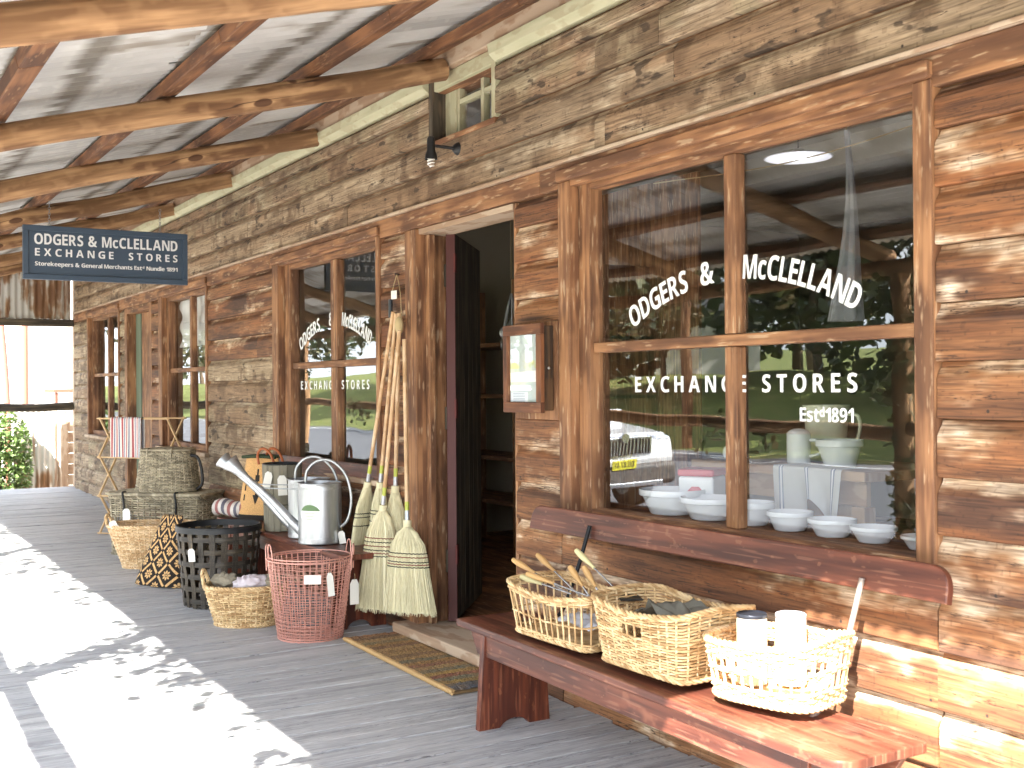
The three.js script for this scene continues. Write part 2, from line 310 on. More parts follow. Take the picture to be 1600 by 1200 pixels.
// ------------------------------------------------------------------ verandah floor: one board after the other, boards run away from the wall
{
  const deck = new THREE.Group(); deck.name = 'verandah_floor'; structure(deck); scene.add(deck);
  deck.position.set(0, -0.06, 0); deck.rotation.z = Math.atan(-0.0115);
  let x = -15.0; const w = 0.118;
  while (x < 3.2) {
    const ww = w + rr(-0.004, 0.004), z0 = 0.035 + rr(-0.02, 0.025), g = new RoundedBoxGeometry(ww - rr(0.006, 0.011), 0.03, 3.06 - z0, 1, 0.003).translate(x + ww / 2, -0.015 + rr(-0.0022, 0.0022), (3.06 + z0) / 2);
    const row = Math.floor(rnd() * ROWS), off = rnd() * 4, p = g.attributes.position, uv = g.attributes.uv;
    for (let i = 0; i < p.count; i++) uv.setXY(i, (p.getZ(i) + off) / 4, (row + 0.04 + 0.92 * ((p.getX(i) - x) / ww)) / ROWS);
    part('floor_board', g, M.floor, deck); x += ww;
  }
  part('joist', [plainBox(-15, 3.2, -0.16, -0.034, 0.1, 0.16, 0), plainBox(-15, 3.2, -0.16, -0.034, 1.5, 1.56, 0), plainBox(-15, 3.2, -0.16, -0.034, 2.9, 2.96, 0)], M.darkPlank, deck);
}
// ------------------------------------------------------------------ the shop
const shop = thing('store_building', 'weathered brown timber general store with a corrugated verandah roof', 'building');
const cladding = group('wall', shop);
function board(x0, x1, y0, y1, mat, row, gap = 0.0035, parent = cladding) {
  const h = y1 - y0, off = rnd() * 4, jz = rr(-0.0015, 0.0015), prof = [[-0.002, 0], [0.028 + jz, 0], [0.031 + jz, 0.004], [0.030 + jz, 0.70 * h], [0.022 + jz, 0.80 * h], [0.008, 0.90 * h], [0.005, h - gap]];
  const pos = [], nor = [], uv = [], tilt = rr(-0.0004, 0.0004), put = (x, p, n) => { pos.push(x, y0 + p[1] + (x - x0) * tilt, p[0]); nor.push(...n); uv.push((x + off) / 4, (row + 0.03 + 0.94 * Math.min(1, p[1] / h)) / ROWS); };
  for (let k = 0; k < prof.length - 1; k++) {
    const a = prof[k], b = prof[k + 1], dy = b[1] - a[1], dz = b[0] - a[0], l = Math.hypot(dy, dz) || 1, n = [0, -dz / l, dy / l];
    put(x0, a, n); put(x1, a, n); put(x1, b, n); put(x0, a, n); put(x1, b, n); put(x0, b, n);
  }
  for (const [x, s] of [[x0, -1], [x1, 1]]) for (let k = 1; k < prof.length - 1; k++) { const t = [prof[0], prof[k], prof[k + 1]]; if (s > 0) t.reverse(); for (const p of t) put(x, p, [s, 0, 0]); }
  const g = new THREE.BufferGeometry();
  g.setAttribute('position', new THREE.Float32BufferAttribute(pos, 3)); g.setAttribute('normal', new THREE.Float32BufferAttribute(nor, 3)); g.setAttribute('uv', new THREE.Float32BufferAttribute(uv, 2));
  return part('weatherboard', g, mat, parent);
}
const E = 0.1625, pickRow = () => Math.floor(rnd() * ROWS);
// boards between y0 and y1 on the lower grid
function panel(x0, x1, y0, y1, mat) {
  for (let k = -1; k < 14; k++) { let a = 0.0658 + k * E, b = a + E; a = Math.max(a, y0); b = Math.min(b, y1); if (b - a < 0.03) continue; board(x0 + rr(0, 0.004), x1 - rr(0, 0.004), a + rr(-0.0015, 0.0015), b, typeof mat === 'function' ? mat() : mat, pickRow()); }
}
const HEAD = 2.13, openings = [
  { x0: -14.05, x1: -12.38, y0: 0.79 }, { x0: -12.16, x1: -11.04, y0: 0 }, { x0: -10.74, x1: -9.2, y0: 0.79 }, { x0: -7.63, x1: -5.86, y0: 0.79 }, { x0: -5.53, x1: -4.42, y0: 0 }, { x0: -4.05, x1: -2.15, y0: 0.77 }];
const mixA = () => (rnd() < 0.5 ? M.warm : M.grey);
panel(-14.9, -14.05, -0.1, HEAD, M.grey); panel(-12.38, -12.16, -0.1, HEAD, M.grey); panel(-11.04, -10.74, -0.1, HEAD, M.warm); panel(-9.2, -7.63, -0.1, HEAD, () => (rnd() < 0.35 ? M.warm : M.grey)); panel(-5.86, -5.53, -0.1, HEAD, M.warm); panel(-4.42, -4.05, -0.1, HEAD, M.warm); panel(-2.15, 1.6, -0.1, HEAD, M.warm);
panel(-14.05, -12.38, -0.1, 0.79, M.grey); panel(-10.74, -9.2, -0.1, 0.79, mixA); panel(-7.63, -5.86, -0.1, 0.79, M.warm); panel(-4.05, -2.15, -0.1, 0.77, M.warm);
// long boards above the windows
const upper = [2.25, 2.407, 2.564, 2.72, 2.80];
for (let k = 0; k < 4; k++) {
  let cuts = [-14.9, -11.6, -8.9, -6.3, -3.5, -0.9, 1.6].map((c, i, a) => (i === 0 || i === a.length - 1 ? c : c + rr(-0.9, 0.9)));
  if (k >= 2) { cuts = cuts.filter((c) => c < -5.6 || c > -4.3); cuts.push(-5.26, -4.585); cuts.sort((a, b) => a - b); }
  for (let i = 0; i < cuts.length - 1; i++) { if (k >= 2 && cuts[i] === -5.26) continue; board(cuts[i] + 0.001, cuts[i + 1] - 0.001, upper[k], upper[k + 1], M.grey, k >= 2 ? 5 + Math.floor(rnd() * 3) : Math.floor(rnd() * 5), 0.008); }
}
// core of the wall behind the boards
{
  const core = [], xs = [[-14.9, -14.05], [-12.38, -12.16], [-11.04, -10.74], [-9.2, -7.63], [-5.86, -5.53], [-4.42, -4.05], [-2.15, 1.6]];
  for (const [a, b] of xs) core.push(plainBox(a, b, -0.1, HEAD, -0.14, -0.004));
  for (const o of openings) if (o.y0 > 0.1) core.push(plainBox(o.x0, o.x1, -0.1, o.y0 - 0.02, -0.14, -0.004));
  core.push(plainBox(-14.9, -5.24, HEAD + 0.001, 2.96, -0.14, -0.005), plainBox(-5.24, -4.6, HEAD + 0.001, 2.55, -0.14, -0.005), plainBox(-4.6, 1.6, HEAD + 0.001, 2.96, -0.14, -0.005), plainBox(-5.24, -4.6, 2.80, 2.96, -0.14, -0.005));
  part('wall_core', core, M.trim, shop);
  const trims = group('trim', shop);
  // head band, drip mould, green cornice mould, pale plate
  for (const [a, b] of [[-14.9, -11.5], [-11.499, -7.7], [-7.699, -4.2], [-4.199, 1.6]]) {
    part('head_band', slab(a, b, HEAD + 0.002, 2.232, -0.003, 0.034, 0.005), M.trim, trims);
    part('drip_mould', slab(a, b, 2.233, 2.251, -0.003, 0.05, 0.006), M.paleTrim, trims);
  }
  for (const [a, b] of [[-14.9, -8.4], [-8.399, -5.26], [-4.585, 1.6]]) part('cornice_mould', prism([[0.0, 2.801], [-0.03, 2.803], [-0.062, 2.83], [-0.07, 2.875], [0, 2.875]], a, b, 0, 2).rotateY(Math.PI / 2), M.greenPaint, trims);
  for (const [a, b] of [[-14.9, -9.6], [-9.599, -5.3], [-5.299, 1.6]]) part('wall_plate', slab(a, b, 2.877, 2.985, -0.02, 0.052, 0.008), M.paleTrim, trims);
  part('corner_board', slab(-15.0, -14.9, -0.1, 2.96, -0.1, 0.03, 0.006), M.paleTrim, trims);
  part('end_wall', plainBox(-14.99, -14.91, -0.1, 2.96, -6, -0.101), M.paleTrim, shop);
}
// ------------------------------------------------------------------ windows
function win(o, glass, mull, mid, opts = {}) {
  // o: outer opening; glass [x0, x1, y0, y1]; mull [x0, x1]; mid [y0, y1]
  const w = group('window', shop), [gx0, gx1, gy0, gy1] = glass, zf = -0.055;
  const cl = opts.casingL ?? 0.08, cr = opts.casingR ?? 0.07, m = opts.mat ?? M.trim;
  part('casing', slab(o.x0, o.x0 + cl, o.y0, gy1 + 0.045, -0.10, 0.042, 0.006), m, w);
  part('casing', slab(o.x1 - cr, o.x1, o.y0, gy1 + 0.045, -0.10, 0.042, 0.006), m, w);
  part('head_casing', slab(o.x0, o.x1, gy1 + 0.046, gy1 + 0.10, -0.10, 0.056, 0.01), m, w);
  part('sill', slab(o.x0 - 0.03, o.x1 + 0.03, o.y0 - 0.035, o.y0 - 0.001, -0.12, 0.07, 0.008), M.paleTrim, w);
  const sash = (a, b, c, d, z0 = zf - 0.02, z1 = zf + 0.03) => part('sash_bar', slab(a, b, c, d, z0, z1, 0.006), m, w);
  sash(o.x0 + cl + 0.0005, gx0, o.y0 + 0.0005, gy1 + 0.044, zf - 0.02, -0.004); sash(gx1, o.x1 - cr - 0.0005, o.y0 + 0.0005, gy1 + 0.044, zf - 0.02, -0.004);
  sash(gx0 + 0.0005, gx1 - 0.0005, gy1, gy1 + 0.044, zf - 0.02, -0.006); sash(gx0 + 0.0005, gx1 - 0.0005, o.y0 + 0.0005, gy0, zf - 0.02, -0.006);
  sash(mull[0], mull[1], gy0 + 0.0005, mid[0] - 0.0005); sash(mull[0], mull[1], mid[1] + 0.0005, gy1 - 0.0005);
  sash(gx0 + 0.0005, gx1 - 0.0005, mid[0], mid[1], zf - 0.02, zf + 0.034);
  const pane = (a, b, c, d) => { const g = new THREE.PlaneGeometry(b - a + 0.01, d - c + 0.01, 12, 12), p = g.attributes.position, s = Math.floor(rnd() * 999); 
    for (let i = 0; i < p.count; i++) p.setZ(i, 0.0010 * (fbm(p.getX(i) * 3 + s, p.getY(i) * 3, s, 2) - 0.5)); g.computeVertexNormals();
    part('pane', g.translate((a + b) / 2, (c + d) / 2, zf), M.glass, w); };
  pane(gx0, mull[0], gy0, mid[0]); pane(mull[1], gx1, gy0, mid[0]); pane(gx0, mull[0], mid[1], gy1); pane(mull[1], gx1, mid[1], gy1);
  return w;
}
const window1 = win(openings[5], [-3.885, -2.232, 0.80, 2.11], [-3.089, -3.028], [1.438, 1.48], { casingL: 0.085, casingR: 0.066 });
const window2 = win(openings[3], [-7.40, -5.945, 0.84, 2.10], [-6.735, -6.63], [1.432, 1.474], { casingL: 0.12, casingR: 0.05 });
const window3 = win(openings[2], [-10.56, -9.25, 0.84, 2.10], [-9.93, -9.87], [1.452, 1.49], { casingL: 0.12, casingR: 0.045 });
const window4 = win(openings[0], [-13.95, -12.45, 0.84, 2.10], [-13.24, -13.17], [1.452, 1.49], { casingL: 0.06, casingR: 0.05 });
// small high window under the eave
{
  const w = group('vent_window', shop), G = M.greenPaint;
  part('jamb', slab(-5.26, -5.22, 2.55, 2.875, -0.12, 0.03, 0.004), M.darkPlank, w); part('jamb', slab(-5.219, -5.10, 2.55, 2.80, -0.11, -0.045, 0.004), G, w);
  part('jamb', slab(-4.625, -4.585, 2.55, 2.875, -0.12, 0.028, 0.004), G, w); part('head', slab(-5.219, -4.626, 2.802, 2.874, -0.10, 0.02, 0.006), G, w); part('sill', slab(-5.259, -4.586, 2.52, 2.549, -0.12, 0.034, 0.005), M.trim, w);
  part('sash_bar', slab(-5.099, -5.075, 2.551, 2.80, -0.085, -0.05, 0.003), G, w); part('sash_bar', slab(-4.86, -4.83, 2.551, 2.80, -0.085, -0.05, 0.003), G, w); part('sash_bar', slab(-5.074, -4.861, 2.72, 2.745, -0.085, -0.05, 0.003), G, w); part('sash_bar', slab(-4.829, -4.626, 2.72, 2.745, -0.085, -0.05, 0.003), G, w);
  part('pane', new THREE.PlaneGeometry(0.47, 0.25).translate(-4.855, 2.675, -0.068), M.glass, w);
}
// ------------------------------------------------------------------ doorway and open plank door
{
  const frame = group('door_frame', shop);
  part('jamb', slab(-5.53, -5.40, 0.05, HEAD, -0.14, 0.042, 0.006), M.trim, frame); part('jamb', slab(-5.399, -5.35, 0.073, HEAD - 0.031, -0.05, -0.012, 0.006), M.trim, frame);
  part('jamb', slab(-4.445, -4.421, 0.05, HEAD - 0.001, -0.14, 0.02, 0.004), M.trim, frame); part('head', slab(-5.399, -4.446, HEAD - 0.03, HEAD - 0.001, -0.14, 0.024, 0.004), M.paleTrim, frame);
  part('threshold', slab(-5.53, -4.43, 0.02, 0.072, -0.16, 0.13, 0.01), M.paleTrim, frame); part('step_riser', slab(-5.53, -4.3, -0.06, 0.0195, 0.0, 0.11, 0.008), M.trim, frame);
  const door = group('door', shop); door.position.set(-5.33, 0.08, -0.13); door.rotation.y = Math.PI - 0.68;   // opened far back into the shop
  for (let k = 0; k < 6; k++) part('plank', slab(k * 0.135 + 0.002, (k + 1) * 0.135 - 0.002, 0, 2.03, -0.018, 0.018, 0.005), M.darkPlank, door);
  part('edge_strip', slab(-0.012, 0.001, 0, 2.03, -0.024, 0.024, 0.002), std(0x4a1a16, 0.6), door);
  for (const y of [0.25, 1.0, 1.75]) part('ledge', slab(0.02, 0.79, y, y + 0.12, -0.042, -0.0185, 0.004), M.darkPlank, door);
  for (const y of [0.3, 1.06, 1.82]) part('hinge', slab(-0.03, 0.02, y, y + 0.1, 0.0185, 0.03, 0.002), std(0x5a1f1a, 0.6, 0.2), door);
  const far = group('far_door', shop);
  part('jamb', slab(-12.16, -12.06, 0.05, HEAD, -0.12, 0.03, 0.006), M.trim, far); part('jamb', slab(-11.14, -11.04, 0.05, HEAD, -0.12, 0.03, 0.006), M.trim, far); part('head', slab(-12.059, -11.141, HEAD - 0.06, HEAD - 0.001, -0.12, 0.03, 0.006), M.trim, far); part('threshold', slab(-12.059, -11.141, 0.06, 0.12, -0.14, 0.06, 0.006), M.paleTrim, far);
  part('leaf', slab(-12.058, -11.86, 0.121, HEAD - 0.061, -0.10, -0.06, 0.006), std(0x6c7a66, 0.6), far); part('leaf', slab(-11.85, -11.142, 0.121, HEAD - 0.061, -0.11, -0.07, 0.006), M.trim, far);
}
// ------------------------------------------------------------------ verandah roof: log rafters, purlins, corrugated sheets
const roof = group('verandah_roof', shop);
const rafterY = (z) => 2.885 - 0.273 * z;
function log(a, b, r, wob = 0.012, mat = M.log, name = 'rafter', parent = roof) {
  const n = 14, pts = [], s = rnd() * 100; for (let i = 0; i <= n; i++) { const p = V(0, 0, 0).lerpVectors(a, b, i / n); p.x += wob * (noise(i * 0.45, s, 3) - 0.5) * 2; p.y += wob * (noise(i * 0.45, s + 9, 4) - 0.5) * 2; pts.push(p); }
  const g = tube(pts, (t) => r * (0.93 + 0.16 * noise(t * 7, s, 8)), 16, false, true, true, 40), p = g.attributes.position, nn = g.attributes.normal;
  for (let i = 0; i < p.count; i++) { const d = 0.004 * (fbm(p.getX(i) * 9 + s, p.getY(i) * 30 + p.getZ(i) * 7, 7, 3) - 0.5); p.setXYZ(i, p.getX(i) + nn.getX(i) * d, p.getY(i) + nn.getY(i) * d, p.getZ(i) + nn.getZ(i) * d); }
  return part(name, g, mat, parent);
}
const rafters = [-1.55, -3.3, -5.03, -6.77, -8.48, -10.1, -12.1, -13.8];
for (const x of rafters) log(V(x + rr(-0.02, 0.02), rafterY(0.06), 0.058), V(x + rr(-0.05, 0.05), rafterY(2.96), 2.96), 0.057);
for (const x of [0.1, 1.5]) log(V(x, rafterY(0.06), 0.058), V(x, rafterY(1.58), 1.58), 0.055);
const redPurlin = texMat(trimT, 0.75, 0.0015, [0.5, 2], { color: 0xc8bcb0 });
for (const z of [0.16, 0.745, 1.42, 2.1, 2.75]) {
  const y = rafterY(z) + 0.062, g = [];
  for (const [a, b] of z < 1.5 ? [[-14.9, -9.3], [-9.299, -4.1], [-4.099, 1.6]] : [[-14.9, -9.3], [-9.299, -4.1], [-4.099, -1.25]]) part('purlin', uvMetres(new RoundedBoxGeometry(b - a, 0.05, 0.085, 1, 0.006).rotateX(0.266).translate((a + b) / 2, y + 0.025, z), 0), redPurlin, roof);
}
// corrugated sheet; dirt lies in comb-shaped marks where two sheets lap (laps: list of z)
function iron(x0, x1, z0, z1, yAt, mat, laps = [], name = 'roof_sheet', parent = roof) {
  const n = Math.round((x1 - x0) / 0.0095), m = 28, g = sheet((i, j) => { const x = x0 + (x1 - x0) * i, z = z0 + (z1 - z0) * j; return V(x, yAt(z) + 0.012 * Math.sin((x / 0.076) * Math.PI * 2), z); }, n, m);
  const uv = g.attributes.uv, p = g.attributes.position, o = rnd() * 3, o2 = rnd() * 3, col = new Float32Array(p.count * 3);
  for (let i = 0; i < p.count; i++) {
    const x = p.getX(i), z = p.getZ(i); uv.setXY(i, z * 0.45 + o, x * 0.55 + o2); let d = 0;
    for (const l of laps) { const len = (0.05 + 0.16 * noise(x / 0.076, l * 9, 77)) * (0.4 + 0.6 * Math.max(0, Math.sin((x / 0.076) * Math.PI * 2))); if (z > l - 0.03 && z < l + len) d = 1; }
    const c = d ? 0.42 : 1; col[i * 3] = c; col[i * 3 + 1] = c * (d ? 0.93 : 1); col[i * 3 + 2] = c * (d ? 0.84 : 1);
  }
  g.setAttribute('color', new THREE.BufferAttribute(col, 3));
  return part(name, g, mat, parent);
}
for (let k = 0; k < 20; k++) {
  const x0 = -15.15 + k * 0.694, x1 = x0 + 0.76, cut = 1.5 + rr(-0.05, 0.05);
  iron(x0, x1, 0.02 + rr(0, 0.03), cut + 0.12, (z) => rafterY(z) + 0.142 + (k % 2) * 0.003, M.zinc, [0.98 + rr(-0.05, 0.05)]);
  iron(x0, x1, cut, 3.0, (z) => rafterY(z) + 0.132 + (k % 2) * 0.003, M.zinc, [1.78 + rr(-0.05, 0.05), 2.5]);
}
for (let k = 20; k < 24; k++) { const x0 = -15.15 + k * 0.694; iron(x0, x0 + 0.76, 0.02, 1.71, (z) => rafterY(z) + 0.142 + (k % 2) * 0.003, M.zinc); }  // added unseen strip, cut short to shape the sun patch on bench and wall
// front beam, posts, rail
log(V(-15, 2.0, 2.85), V(-8, 2.0, 2.85), 0.05, 0.008, M.log, 'beam'); log(V(-7.99, 2.0, 2.85), V(-1.12, 2.0, 2.85), 0.05, 0.008, M.log, 'beam');
for (const x of [-1.15, -4.8, -8.45, -12.1, -14.95]) log(V(x, floorY(x) - 0.1, 2.85), V(x, 1.96, 2.85), 0.058, 0.012, M.log, 'verandah_post', shop);
for (const [a, b] of [[-14.9, -12.15], [-12.05, -8.5], [-8.4, -4.85], [-4.75, -1.2]]) { log(V(a, 1.03 + floorY(a), 2.85), V(b, 1.0 + floorY(b), 2.85), 0.045, 0.012, M.log, 'rail', shop); }
// end of the verandah: rusty corrugated infill, beam and rail
{
  const end = group('end_infill', shop);
  const n = 300, g = sheet((i, j) => { const z = 0.06 + 2.9 * i, top = rafterY(z) + 0.1; return V(-14.93 + 0.008 * Math.sin((z / 0.076) * Math.PI * 2), 2.17 + (Math.max(top, 2.18) - 2.17) * j, z); }, n, 1);
  const uv = g.attributes.uv, p = g.attributes.position; for (let i = 0; i < p.count; i++) uv.setXY(i, p.getZ(i) * 0.8, p.getY(i) * 0.8);
  part('rusty_sheet', g, M.rust, end); part('beam', slab(-14.99, -14.89, 2.08, 2.168, 0.03, 3.0, 0.01), M.darkPlank, end);
  log(V(-14.95, 1.1, 0.04), V(-14.95, 1.1, 2.78), 0.05, 0.015, M.darkPlank, 'rail', end);
}
// ------------------------------------------------------------------ inside of the shop
{
  const inside = group('interior', shop), wallPaint = std(0xa89f8c, 0.9), board2 = M.trim;  // one even paint colour for the inside walls
  part('interior_floor', plainBox(-14.9, 1.6, -0.05, 0.015, -6.2, -0.141, 0), board2, inside);
  for (let k = 0; k < 30; k++) part('ceiling_board', slab(-14.9, 1.6, 2.9, 2.915, -6.2 + k * 0.2 + 0.003, -6.2 + (k + 1) * 0.2 - 0.003, 0.003), std(0xb9b8ac, 0.8), inside);
  for (const z of [-0.9, -3.0]) part('ceiling_beam', slab(-14.9, 1.6, 2.72, 2.9, z - 0.06, z + 0.06, 0.006), std(0xc4c0b2, 0.8), inside);
  part('back_wall', plainBox(-14.9, 1.6, 0, 2.961, -6.3, -6.201), wallPaint, inside); part('side_wall', plainBox(1.5, 1.6, 0, 2.9, -6.2, -0.141), wallPaint, inside);
  part('dividing_wall', plainBox(-9.0, -8.9, 0, 2.9, -6.2, -0.141), wallPaint, inside);
  part('roof_deck', plainBox(-14.9, 1.6, 2.962, 3.0, -6.3, -0.03), board2, inside);
  for (let k = 0; k < 12; k++) part('partition_plank', slab(-7.3 + k * 0.125, -7.3 + (k + 1) * 0.125 - 0.004, 0.02, 2.7, -2.23, -2.2, 0.005, 1), M.trim, inside);
}
// ------------------------------------------------------------------ wicker
const wickT = (a, b, c2, s) => textures(512, 128, (U, Vv) => { const n = fbm(U * 24, Vv * 6, s, 4, 24, 6), m = noise(U * 60, Vv * 3, s + 5, 60, 3); let c = mixc(a, b, sm(0.25, 0.75, n)); c = mixc(c, c2, 0.5 * sm(0.6, 0.8, m)); return [c[0], c[1], c[2], n]; });
M.willow = texMat(wickT([166, 130, 86], [220, 190, 142], [232, 210, 170], 901), 0.6, 0.0006, [0.7, 6]);
M.willowGrey = texMat(wickT([120, 111, 92], [178, 166, 140], [200, 190, 168], 951), 0.7, 0.0006, [0.7, 6]);
M.willowPale = texMat(wickT([190, 152, 106], [228, 200, 158], [238, 218, 184], 971), 0.6, 0.0006, [0.7, 6]);
function ringPoints(a, b, n, count) {
  const fine = [], K = 720; for (let i = 0; i <= K; i++) { const t = (i / K) * Math.PI * 2, c = Math.cos(t), s = Math.sin(t); fine.push([a * Math.sign(c) * Math.abs(c) ** (2 / n), b * Math.sign(s) * Math.abs(s) ** (2 / n)]); }
  const L = [0]; for (let i = 1; i <= K; i++) L.push(L[i - 1] + Math.hypot(fine[i][0] - fine[i - 1][0], fine[i][1] - fine[i - 1][1]));
  const out = []; let k = 0; for (let i = 0; i < count; i++) { const d = (i / count) * L[K]; while (L[k + 1] < d) k++; const f = (d - L[k]) / (L[k + 1] - L[k] || 1); out.push([fine[k][0] + (fine[k + 1][0] - fine[k][0]) * f, fine[k][1] + (fine[k + 1][1] - fine[k][1]) * f]); }
  return out;
}
function loopTube(pts, r, sides = 5, skip) {
  const n = pts.length, pos = [], nor = [], uv = [], idx = [], o = rnd() * 9; let len = 0;
  for (let i = 0; i <= n; i++) {
    const p = pts[i % n], a = pts[(i - 1 + n) % n], b = pts[(i + 1) % n]; if (i) len += pts[i % n].distanceTo(pts[(i - 1) % n]);
    const T = V(b.x - a.x, b.y - a.y, b.z - a.z).normalize(), N = V(0, 1, 0).addScaledVector(T, -T.y).normalize(), B = V(0, 0, 0).crossVectors(T, N);
    for (let k = 0; k <= sides; k++) { const f = (k / sides) * 6.28319, c = Math.cos(f), s = Math.sin(f), dx = N.x * c + B.x * s, dy = N.y * c + B.y * s, dz = N.z * c + B.z * s; pos.push(p.x + dx * r, p.y + dy * r, p.z + dz * r); nor.push(dx, dy, dz); uv.push(len + o, (k / sides) * r * 6.28); if (i < n && k < sides && !(skip && skip(i))) { const q = i * (sides + 1) + k; idx.push(q, q + 1, q + sides + 1, q + 1, q + sides + 2, q + sides + 1); } }
  }
  const g = new THREE.BufferGeometry(); g.setAttribute('position', new THREE.Float32BufferAttribute(pos, 3)); g.setAttribute('normal', new THREE.Float32BufferAttribute(nor, 3)); g.setAttribute('uv', new THREE.Float32BufferAttribute(uv, 2)); g.setIndex(idx); return g;
}
// o: {a0,b0 bottom half sizes, a1,b1 top, n roundness, h height, stakes, rows: list of fractions, r, top(t): height factor, skip(i, f)}
function wicker(parent, o, mat) {
  const { a0, b0, a1, b1, n = 2, h, stakes, rows, r = 0.0035, top = () => 1, skip } = o, N = stakes * 2, bulge = o.bulge ?? 0;
  const P0 = ringPoints(a0, b0, n, N), P1 = ringPoints(a1, b1, n, N);
  const at3 = (i, f, out = 0) => { const k = i % N, t = f + bulge * Math.sin(Math.PI * Math.min(1, f)), x = P0[k][0] + (P1[k][0] - P0[k][0]) * t, z = P0[k][1] + (P1[k][1] - P0[k][1]) * t, l = Math.hypot(x, z) || 1; return V(x + (x / l) * out, f * h * top(k / N), z + (z / l) * out); };
  const weave = []; rows.forEach((f, j) => { const pts = []; for (let i = 0; i < N; i++) { const side = i % 2 ? 0 : (((i / 2 + j) % 2) * 2 - 1); const p = at3(i, f + rr(-0.15, 0.15) * (r / h), side * r * 1.15 + rr(-0.2, 0.2) * r); pts.push(p); } weave.push(loopTube(pts, r * rr(0.85, 1.12), 5, skip ? (i) => skip(i / N, f) : null)); });
  part('weaving', weave, mat, parent, 'stuff');
  const st = []; for (let i = 0; i < N; i += 2) st.push(tube([at3(i, 0), at3(i, 0.5), at3(i, 1)], r * 1.05, 5, false, false, true, 4));
  part('stakes', st, mat, parent, 'stuff');
  // twisted rims at the top and the foot
  const rope = (f, R, turns, rad) => { const l = []; for (let s = 0; s < 3; s++) { const pts = [], m = N * 2; for (let i = 0; i < m; i++) { const ph = (i / m) * turns * 6.283 + (s * 6.283) / 3, q = at3(Math.floor(i / 2), f), q2 = at3(Math.floor(i / 2) + 1, f), p = i % 2 ? q.lerp(q2, 0.5) : q, ln = Math.hypot(p.x, p.z) || 1; pts.push(V(p.x + (p.x / ln) * R * Math.cos(ph), p.y + R * Math.sin(ph), p.z + (p.z / ln) * R * Math.cos(ph))); } l.push(loopTube(pts, rad, 5)); } return l; };
  part('rim', rope(1, r * 1.25, Math.round(stakes * 0.6), r * 1.2), mat, parent); part('foot_rim', rope(0.02, r * 1.2, Math.round(stakes * 0.5), r * 1.3), mat, parent);
  const base = new THREE.Shape(ringPoints(a0 * 0.985, b0 * 0.985, n, 48).map(([x, z]) => new THREE.Vector2(x, z)));
  part('base', uvMetres(new THREE.ExtrudeGeometry(base, { depth: 0.008, bevelEnabled: false }).rotateX(Math.PI / 2).translate(0, 0.012, 0)), mat, parent);
  return at3;
}
const rowsFrom = (a, b, n) => Array.from({ length: n }, (_, i) => a + ((b - a) * i) / (n - 1));
function twist(parent, name, pts, R, rad, turns, mat) { const c = new THREE.CatmullRomCurve3(pts), l = []; for (let s = 0; s < 3; s++) { const q = []; for (let i = 0; i <= 60; i++) { const t = i / 60, p = c.getPoint(t), T = c.getTangent(t), N = V(0, 0, 1).addScaledVector(T, -T.z); if (N.length() < 0.1) N.set(1, 0, 0); N.normalize(); const B = V(0, 0, 0).crossVectors(T, N), f = t * turns * 6.283 + (s * 6.283) / 3; q.push(p.addScaledVector(N, R * Math.cos(f)).addScaledVector(B, R * Math.sin(f))); } l.push(tube(q, rad, 5, false, true, true, 70)); } return part(name, l, mat, parent); }
function swingTag(parent, p, turn = 0.6, tilt = 0.1, w = 0.035, h = 0.06) {
  const g = prism([[-w / 2, -h], [w / 2, -h], [w / 2, -h * 0.18], [w * 0.25, 0], [-w * 0.25, 0], [-w / 2, -h * 0.18]], -0.0006, 0.0006, 0);
  g.rotateZ(tilt).rotateY(turn).translate(p.x, p.y, p.z); const t = part('price_tag', g, M.paper, parent);
  part('string', tube([V(p.x, p.y + 0.03, p.z - 0.003), V(p.x + 0.004, p.y + 0.012, p.z), V(p.x, p.y - 0.006, p.z)], 0.0009, 4), M.string, parent); return t;
}
